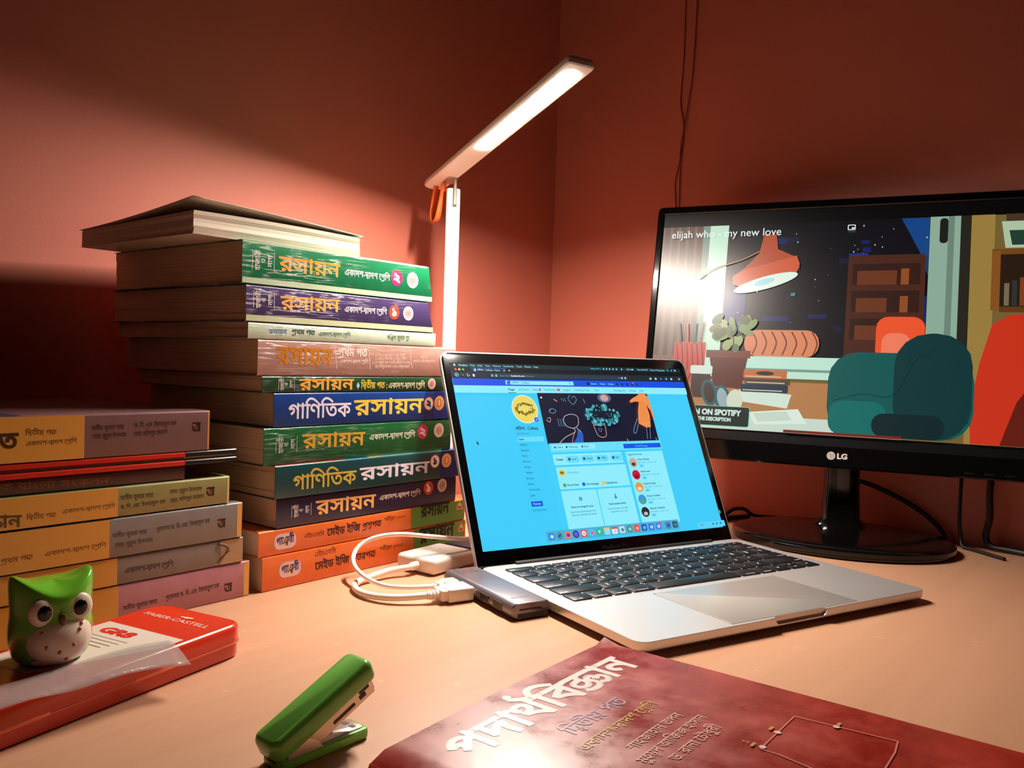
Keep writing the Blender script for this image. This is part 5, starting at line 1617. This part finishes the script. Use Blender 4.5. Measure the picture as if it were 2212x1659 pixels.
# ---- clear plastic wrapper over the tin's near edge
def wrapper():
    m, nt, b, N, L = nmat('clear_plastic_film')
    b.inputs['Base Color'].default_value = (.5, .45, .42, 1)
    b.inputs['Roughness'].default_value = .22
    b.inputs['Alpha'].default_value = .38
    tc = N.new('ShaderNodeTexCoord'); nz = N.new('ShaderNodeTexNoise'); nz.inputs['Scale'].default_value = 70; nz.inputs['Detail'].default_value = 4
    L.new(tc.outputs['Object'], nz.inputs['Vector'])
    bp = N.new('ShaderNodeBump'); bp.inputs['Strength'].default_value = .6; bp.inputs['Distance'].default_value = .002
    L.new(nz.outputs['Fac'], bp.inputs['Height']); L.new(bp.outputs['Normal'], b.inputs['Normal'])
    e = empty('plastic_wrapper', (TN.x, TN.y, 0), TA, 'crumpled clear plastic film lying over the near edge of the red tin', 'wrapper')
    V = []; F = []
    nx, ny = 20, 8
    for i in range(nx + 1):
        u = i / nx
        x = -49 - 127 * u
        far = 8 + 16 * min(1, u * 2.2) + 3 * math.sin(u * 9)
        near = -14 + 16 * u - 6 * max(0, .12 - u) * 8
        for j in range(ny + 1):
            w = j / ny
            y = far + (near - far) * w
            xx = x - 9 * w
            z = 20.5 + .5 * math.sin(u * 17 + w * 3) * (.3 + w) + .5
            if y < 0: z += y * .30
            V.append((xx, y, z))
    for i in range(nx):
        for j in range(ny):
            a = i * (ny + 1) + j
            F.append((a, a + 1, a + ny + 2, a + ny + 1))
    o = obj('film', V, F, m, e, smooth=True)
    md = o.modifiers.new('thickness', 'SOLIDIFY'); md.thickness = .0002; md.offset = 1
wrapper()

# ================================================================ owl figurine
def owl():
    c = Vector((-243.0, 449.0, 20.3))
    e = empty('owl_figurine', tuple(c), 47, 'glossy green toy owl with big white-rimmed eyes on the red tin', 'figurine')
    e.scale = (.92, .92, .95)
    GRN = mat('owl_green', (104, 176, 44), .16, noise=.03, coat=.5); WHI = mat('owl_white', (226, 206, 192), .3, noise=.05)
    # front is local -y
    prof = [(0, 13), (1, 17.5), (4, 20), (10, 22), (18, 22.6), (25, 21.8), (30, 21.2), (35, 21.6), (40, 21.4), (43, 20.6)]
    capr = [(.86, 44.2), (.66, 45.0), (.42, 45.3), (.2, 45.4), (.01, 45.4)]
    seg = 48; V = []; F = []; MI = []
    def ear(a, f): return 8.2 * (f * abs(math.cos(a))) ** 3.0 * (1 - .25 * max(0, math.sin(a)))
    def brow(a, f): return 3.6 * max(0, -math.sin(a)) ** 6 * f
    rows = []
    for z, r in prof:
        t = max(0, (z - 28) / 15)
        rows.append([(r * math.cos(a) * (1 + .06 * t * abs(math.cos(a)) ** 3), r * math.sin(a) * .88, z + (ear(a, 1) - brow(a, 1)) * t ** 1.5) for a in [2 * math.pi * k / seg for k in range(seg)]])
    for f, z in capr:
        rows.append([(20.6 * f * math.cos(a), 20.6 * f * math.sin(a) * .88, z + ear(a, f) - brow(a, f)) for a in [2 * math.pi * k / seg for k in range(seg)]])
    for r_ in rows: V += r_
    prof = prof + [(z, f) for f, z in capr]
    def white(z, a):
        f = math.cos(a + math.pi / 2)
        return z < 4 and f > .25 and abs(math.sin(a + math.pi / 2)) < .62 + .32 * math.sin(min(z, 24) / 24 * 3.0)
    for i in range(len(prof) - 1):
        for k in range(seg):
            k2 = (k + 1) % seg
            F.append((i * seg + k, i * seg + k2, (i + 1) * seg + k2, (i + 1) * seg + k))
            MI.append(1 if white((prof[i][0] + prof[i + 1][0]) / 2, 2 * math.pi * (k + .5) / seg) else 0)
    F.append(tuple(range(seg))[::-1]); MI.append(1)
    F.append(tuple(range((len(prof) - 1) * seg, len(prof) * seg))); MI.append(0)
    b = obj('body', V, F, [GRN, WHI], e, mi=MI, smooth=True)
    md = b.modifiers.new('smooth', 'SUBSURF'); md.levels = 1; md.render_levels = 2
    def ball(name, x, y, z, rx, ry, rz_, m, parent):
        bm = bmesh.new(); bmesh.ops.create_uvsphere(bm, u_segments=20, v_segments=12, radius=1)
        V = [(x + v.co.x * rx, y + v.co.y * ry, z + v.co.z * rz_) for v in bm.verts]; F = [[v.index for v in f.verts] for f in bm.faces]; bm.free()
        return obj(name, V, F, m, parent, smooth=True)
    BLK = mat('owl_pupil', (14, 10, 8), .12)
    for s in (-1, 1):
        ey = ball('eye', s * 9.8, -15.6, 31.5, 7.4, 3.6, 7.8, WHI, e)
        ball('pupil', s * 9.6, -18.4, 31.5, 3.9, 1.3, 4.4, BLK, ey)
    bk = lathe('beak', [(0.01, -5.5), (1.6, -2), (2.6, 1.5), (1.8, 3.6), (.01, 4.4)], mat('owl_beak', (96, 82, 30), .3), e, 14)
    for v in bk.data.vertices: v.co += Vector((0, -.0190, .0262))
    ball('belly', .5, -9.6, 14.8, 18.2, 13.2, 15.4, WHI, e)
    for k, (x, z) in enumerate(((-9, 13), (-2.5, 9.5), (5, 12.5), (-11, 20.5), (8.5, 20), (2, 4.5), (10.0, 22.5))):
        q = max(.05, 1 - ((x - .5) / 18.2) ** 2 - ((z - 14.8) / 15.4) ** 2)
        ball('belly_spot', x, -9.6 - 13.2 * q ** .5, z, 1.0, .8, 1.2, mat('owl_spot', (196, 112, 70), .4), e)
owl()

# ================================================================ green mini stapler
def stapler():
    a = math.degrees(math.atan2(39, 33))
    e = empty('stapler', (-101.7, 379.9, 0), a, 'small bright green stapler with its jaws open', 'stapler')
    e.scale = (.86, .86, .86)
    G = mat('stapler_green', (112, 184, 74), .3, noise=.04, coat=.2); S = mat('stapler_steel', (206, 190, 178), .28, .85)
    # base: tray along local x, 0..60
    P = rrect(-4, 56, -9.5, 9.5, (5, 3.5, 3.5, 5), 5)
    slab('base', P, [(1.5, 0), (.3, .8), (0, 2), (0, 5.2), (.8, 6.2), (1.8, 6.4)], G, e)
    slab('anvil_plate', rrect(20, 53.5, -6.8, 6.8, 2.5, 4), [(0, 5.9), (0, 7.0), (.5, 7.3)], S, e)
    for s in (-1, 1):
        rbox('anvil_groove', 46.5, 49.5, s * 3 - 2, s * 3 + 2, 7.2, 7.5, mat('groove_dark', (92, 78, 70), .4, .5), e, .1, 1)
    lathe('rivet', [(2.8, 7.2), (2.8, 7.9), (1.6, 8.3)], S, e, 16, 33, 0)
    for s in (-1, 1):
        V, F = loft([[(p[0], s * 8.4 + d, p[1]) for p in ((1, 5), (24, 5), (19, 11), (8, 16), (1, 14))] for d in (-.6, .6)])
        obj('hinge_cheek', V, F, S, e)
    # upper arm pivots at (4, 12) and opens by 26 degrees
    t = math.radians(25); px, pz = 4.0, 11.5
    def rot(v): return (px + v[0] * math.cos(t) - v[2] * math.sin(t), v[1], pz + v[0] * math.sin(t) + v[2] * math.cos(t))
    P = rrect(-11, 61, -11, 11, (6, 5, 5, 6), 6)
    slab('handle', P, [(.8, -1.5), (0, 0), (0, 7.0), (1.2, 9.2), (3.0, 10.2)], G, e, xf=rot)
    slab('magazine', rrect(4, 57, -8.2, 8.2, .8, 2), [(1.5, -11.5), (0, -10.5), (0, -1.2)], S, e, xf=rot)
    for x0, x1, z0, z1 in ((26, 42, -8.2, -6.6), (46, 50.5, -8.0, -5.8), (47, 54, -5.0, -2.4)):
        V, F = loft([[rot((x, s_, z)) for x, z in ((x0, z0), (x1, z0), (x1, z1), (x0, z1))] for s_ in (-8.6, -8.1)])
        obj('magazine_slot', V, F, mat('slot_brown', (58, 34, 24), .5), e)
    V, F = loft([[rot((x, y, z)) for x, y in ((56, -6), (58.4, -6), (58.4, 6), (56, 6))] for z in (-10.5, -.8)])
    obj('front_plate', V, F, S, e)
    V, F = loft([[rot((x, y, z)) for x, y in ((-10.6, -4.6), (-2, -4.6), (-2, 4.6), (-10.6, 4.6))] for z in (-5.5, -1.2)])
    obj('rear_spring_box', V, F, mat('slot_brown', (58, 34, 24), .5), e)
stapler()

# ================================================================ maroon physics book in the foreground
def red_book():
    A = 50.5
    xa = Vector((math.cos(math.radians(A)), math.sin(math.radians(A)), 0)); ya = Vector((xa.y, -xa.x, 0))
    Fc = Vector((57.8, 482.8, 0)); W, L = 176.0, 232.0
    o = Fc - xa * W
    e = empty('textbook', (o.x, o.y, 0), A, 'worn maroon physics textbook lying in front of the laptop', 'book')
    def top(x, y):      # x 0..W from spine to fore edge, y 0..L from head to tail
        u, w = x / W, y / L
        return 21.5 + 6.3 * u + 3.0 * w + 1.0 * math.sin(u * 3.1)
    m, nt, b, N, Lk = nmat('maroon_cover')
    tc = N.new('ShaderNodeTexCoord')
    n1 = N.new('ShaderNodeTexNoise'); n1.inputs['Scale'].default_value = 34; n1.inputs['Detail'].default_value = 7; n1.inputs['Roughness'].default_value = .65
    Lk.new(tc.outputs['Object'], n1.inputs['Vector'])
    mx = N.new('ShaderNodeMix'); mx.data_type = 'RGBA'
    mx.inputs['A'].default_value = lin((140, 28, 12)); mx.inputs['B'].default_value = lin((172, 52, 32))
    mr = N.new('ShaderNodeMapRange'); mr.inputs['From Min'].default_value = .4; mr.inputs['From Max'].default_value = .68
    Lk.new(n1.outputs['Fac'], mr.inputs['Value']); Lk.new(mr.outputs[0], mx.inputs['Factor'])
    Lk.new(mx.outputs['Result'], b.inputs['Base Color'])
    mr2 = N.new('ShaderNodeMapRange'); mr2.inputs['From Min'].default_value = .35; mr2.inputs['From Max'].default_value = .65; mr2.inputs['To Min'].default_value = .22; mr2.inputs['To Max'].default_value = .42
    Lk.new(n1.outputs['Fac'], mr2.inputs['Value']); Lk.new(mr2.outputs[0], b.inputs['Roughness'])
    bp = N.new('ShaderNodeBump'); bp.inputs['Strength'].default_value = .12; bp.inputs['Distance'].default_value = .0006
    Lk.new(n1.outputs['Fac'], bp.inputs['Height']); Lk.new(bp.outputs['Normal'], b.inputs['Normal'])
    # local: x along the head edge (spine -> fore edge), y = -(towards the tail)
    nx, ny = 22, 22
    V = []; F = []
    for lay in (0, 1):
        for i in range(nx + 1):
            for j in range(ny + 1):
                x = W * i / nx; y = L * j / ny
                z = top(x, y)
                if i == nx and j == 0: z += 2.6; 
                if x < 5: z -= (5 - x) ** 2 * .12
                V.append((x, -y, z - .5 * lay))
    q = (nx + 1) * (ny + 1); g = lambda i, j, l: l * q + i * (ny + 1) + j
    for i in range(nx):
        for j in range(ny):
            F.append((g(i, j, 0), g(i, j + 1, 0), g(i + 1, j + 1, 0), g(i + 1, j, 0))); F.append((g(i, j, 1), g(i + 1, j, 1), g(i + 1, j + 1, 1), g(i, j + 1, 1)))
    for i in range(nx):
        F.append((g(i, 0, 0), g(i + 1, 0, 0), g(i + 1, 0, 1), g(i, 0, 1))); F.append((g(i, ny, 0), g(i, ny, 1), g(i + 1, ny, 1), g(i + 1, ny, 0)))
    for j in range(ny):
        F.append((g(0, j, 0), g(0, j, 1), g(0, j + 1, 1), g(0, j + 1, 0))); F.append((g(nx, j, 0), g(nx, j + 1, 0), g(nx, j + 1, 1), g(nx, j, 1)))
    obj('front_cover', V, F, m, e, auto=50)
    V = []; F = []
    for j in range(2):
        y = -L * j
        for k in range(9):
            f = k / 8; a = math.pi * f
            zt = top(0, L * j) - 3.0
            V.append((-.2 - 2.2 * math.sin(a) + 0, y, .3 + zt * f)); 
    for k in range(8): F.append((k, k + 1, 9 + k + 1, 9 + k))
    s = obj('spine', V, F, m, e, smooth=True); md = s.modifiers.new('t', 'SOLIDIFY'); md.thickness = .0005
    rbox('back_cover', 0, W, -L, 0, 0, .5, m, e, .1, 1)
    V, F = loft([[(x, -y, z) for x, y, z in ((1, 1.5, .6), (W - 1.5, 1.5, .6), (W - 1.5, L - 1.5, .6), (1, L - 1.5, .6))], [(x, -y, top(x, y) - .9 - (1.8 if x < 5 else 0)) for x, y in ((1, 1.5), (W - 1.5, 1.5), (W - 1.5, L - 1.5), (1, L - 1.5))]])
    obj('pages', V, F, PAGE, e)
    p = Print(step=.03)
    p.text('পদার্থবিজ্ঞান', 24, -34.5, 157, -34.5, 17.0, (224, 212, 206), .03)
    p.text('দ্বিতীয় পত্র', 68, -55.8, 113, -55.8, 7.6, (176, 140, 160), .01)
    p.text('একাদশ-দ্বাদশ শ্রেণি', 60, -68, 120, -68, 5.0, (206, 150, 70), .01)
    p.text('শাহজাহান তপন', 73, -83.2, 116, -83.2, 4.6, (222, 160, 140), .01)
    p.text('মুহম্মদ আজিজ হাসান', 66, -92.6, 121, -92.6, 4.6, (222, 160, 140), .01)
    p.text('ড. রানা চৌধুরী', 76, -102, 116, -102, 4.6, (222, 160, 140), .01)
    LC = (214, 120, 104)
    p.line([(107.3, -131), (107.3, -123.5)], .7, LC); p.line([(107.3, -123.5), (147.8, -122.4)], .8, LC); p.line([(147.8, -122.4), (152, -166)], .8, LC); p.line([(152, -166), (140, -168)], .8, LC); p.line([(107.3, -131), (100, -170), (140, -168)], .8, LC, 1)
    for x, y in ((109.2, -123.6), (126.5, -123.1), (148.9, -141)): p.disc(x, y, 1.5, (236, 196, 190))
    for x, y in ((108.6, -119.6), (128.5, -119.4), (152, -141)): p.rr(x - 2, y - .7, x + 2, y + .7, .3, (206, 150, 90))
    p.text('S', 108, -117.5, 110, -117.5, 3, (206, 150, 90), 0)
    p.build('cover_print', print_mat('cover_ink', .3), e, lambda v: (v[0], v[1], top(v[0], -v[1]) + .12 + v[2]))
    # frayed corner
    V = [(W - 7, -.2, top(W, 0) - 1.2), (W + .3, .6, top(W, 0) + 1.4), (W + .6, -7, top(W, 0) - 1.0), (W - 2, -2, top(W, 0) + .4)]
    obj('frayed_corner', V, [(0, 1, 3), (1, 2, 3), (0, 3, 2)], mat('frayed_board', (206, 168, 150), .8), e)
red_book()
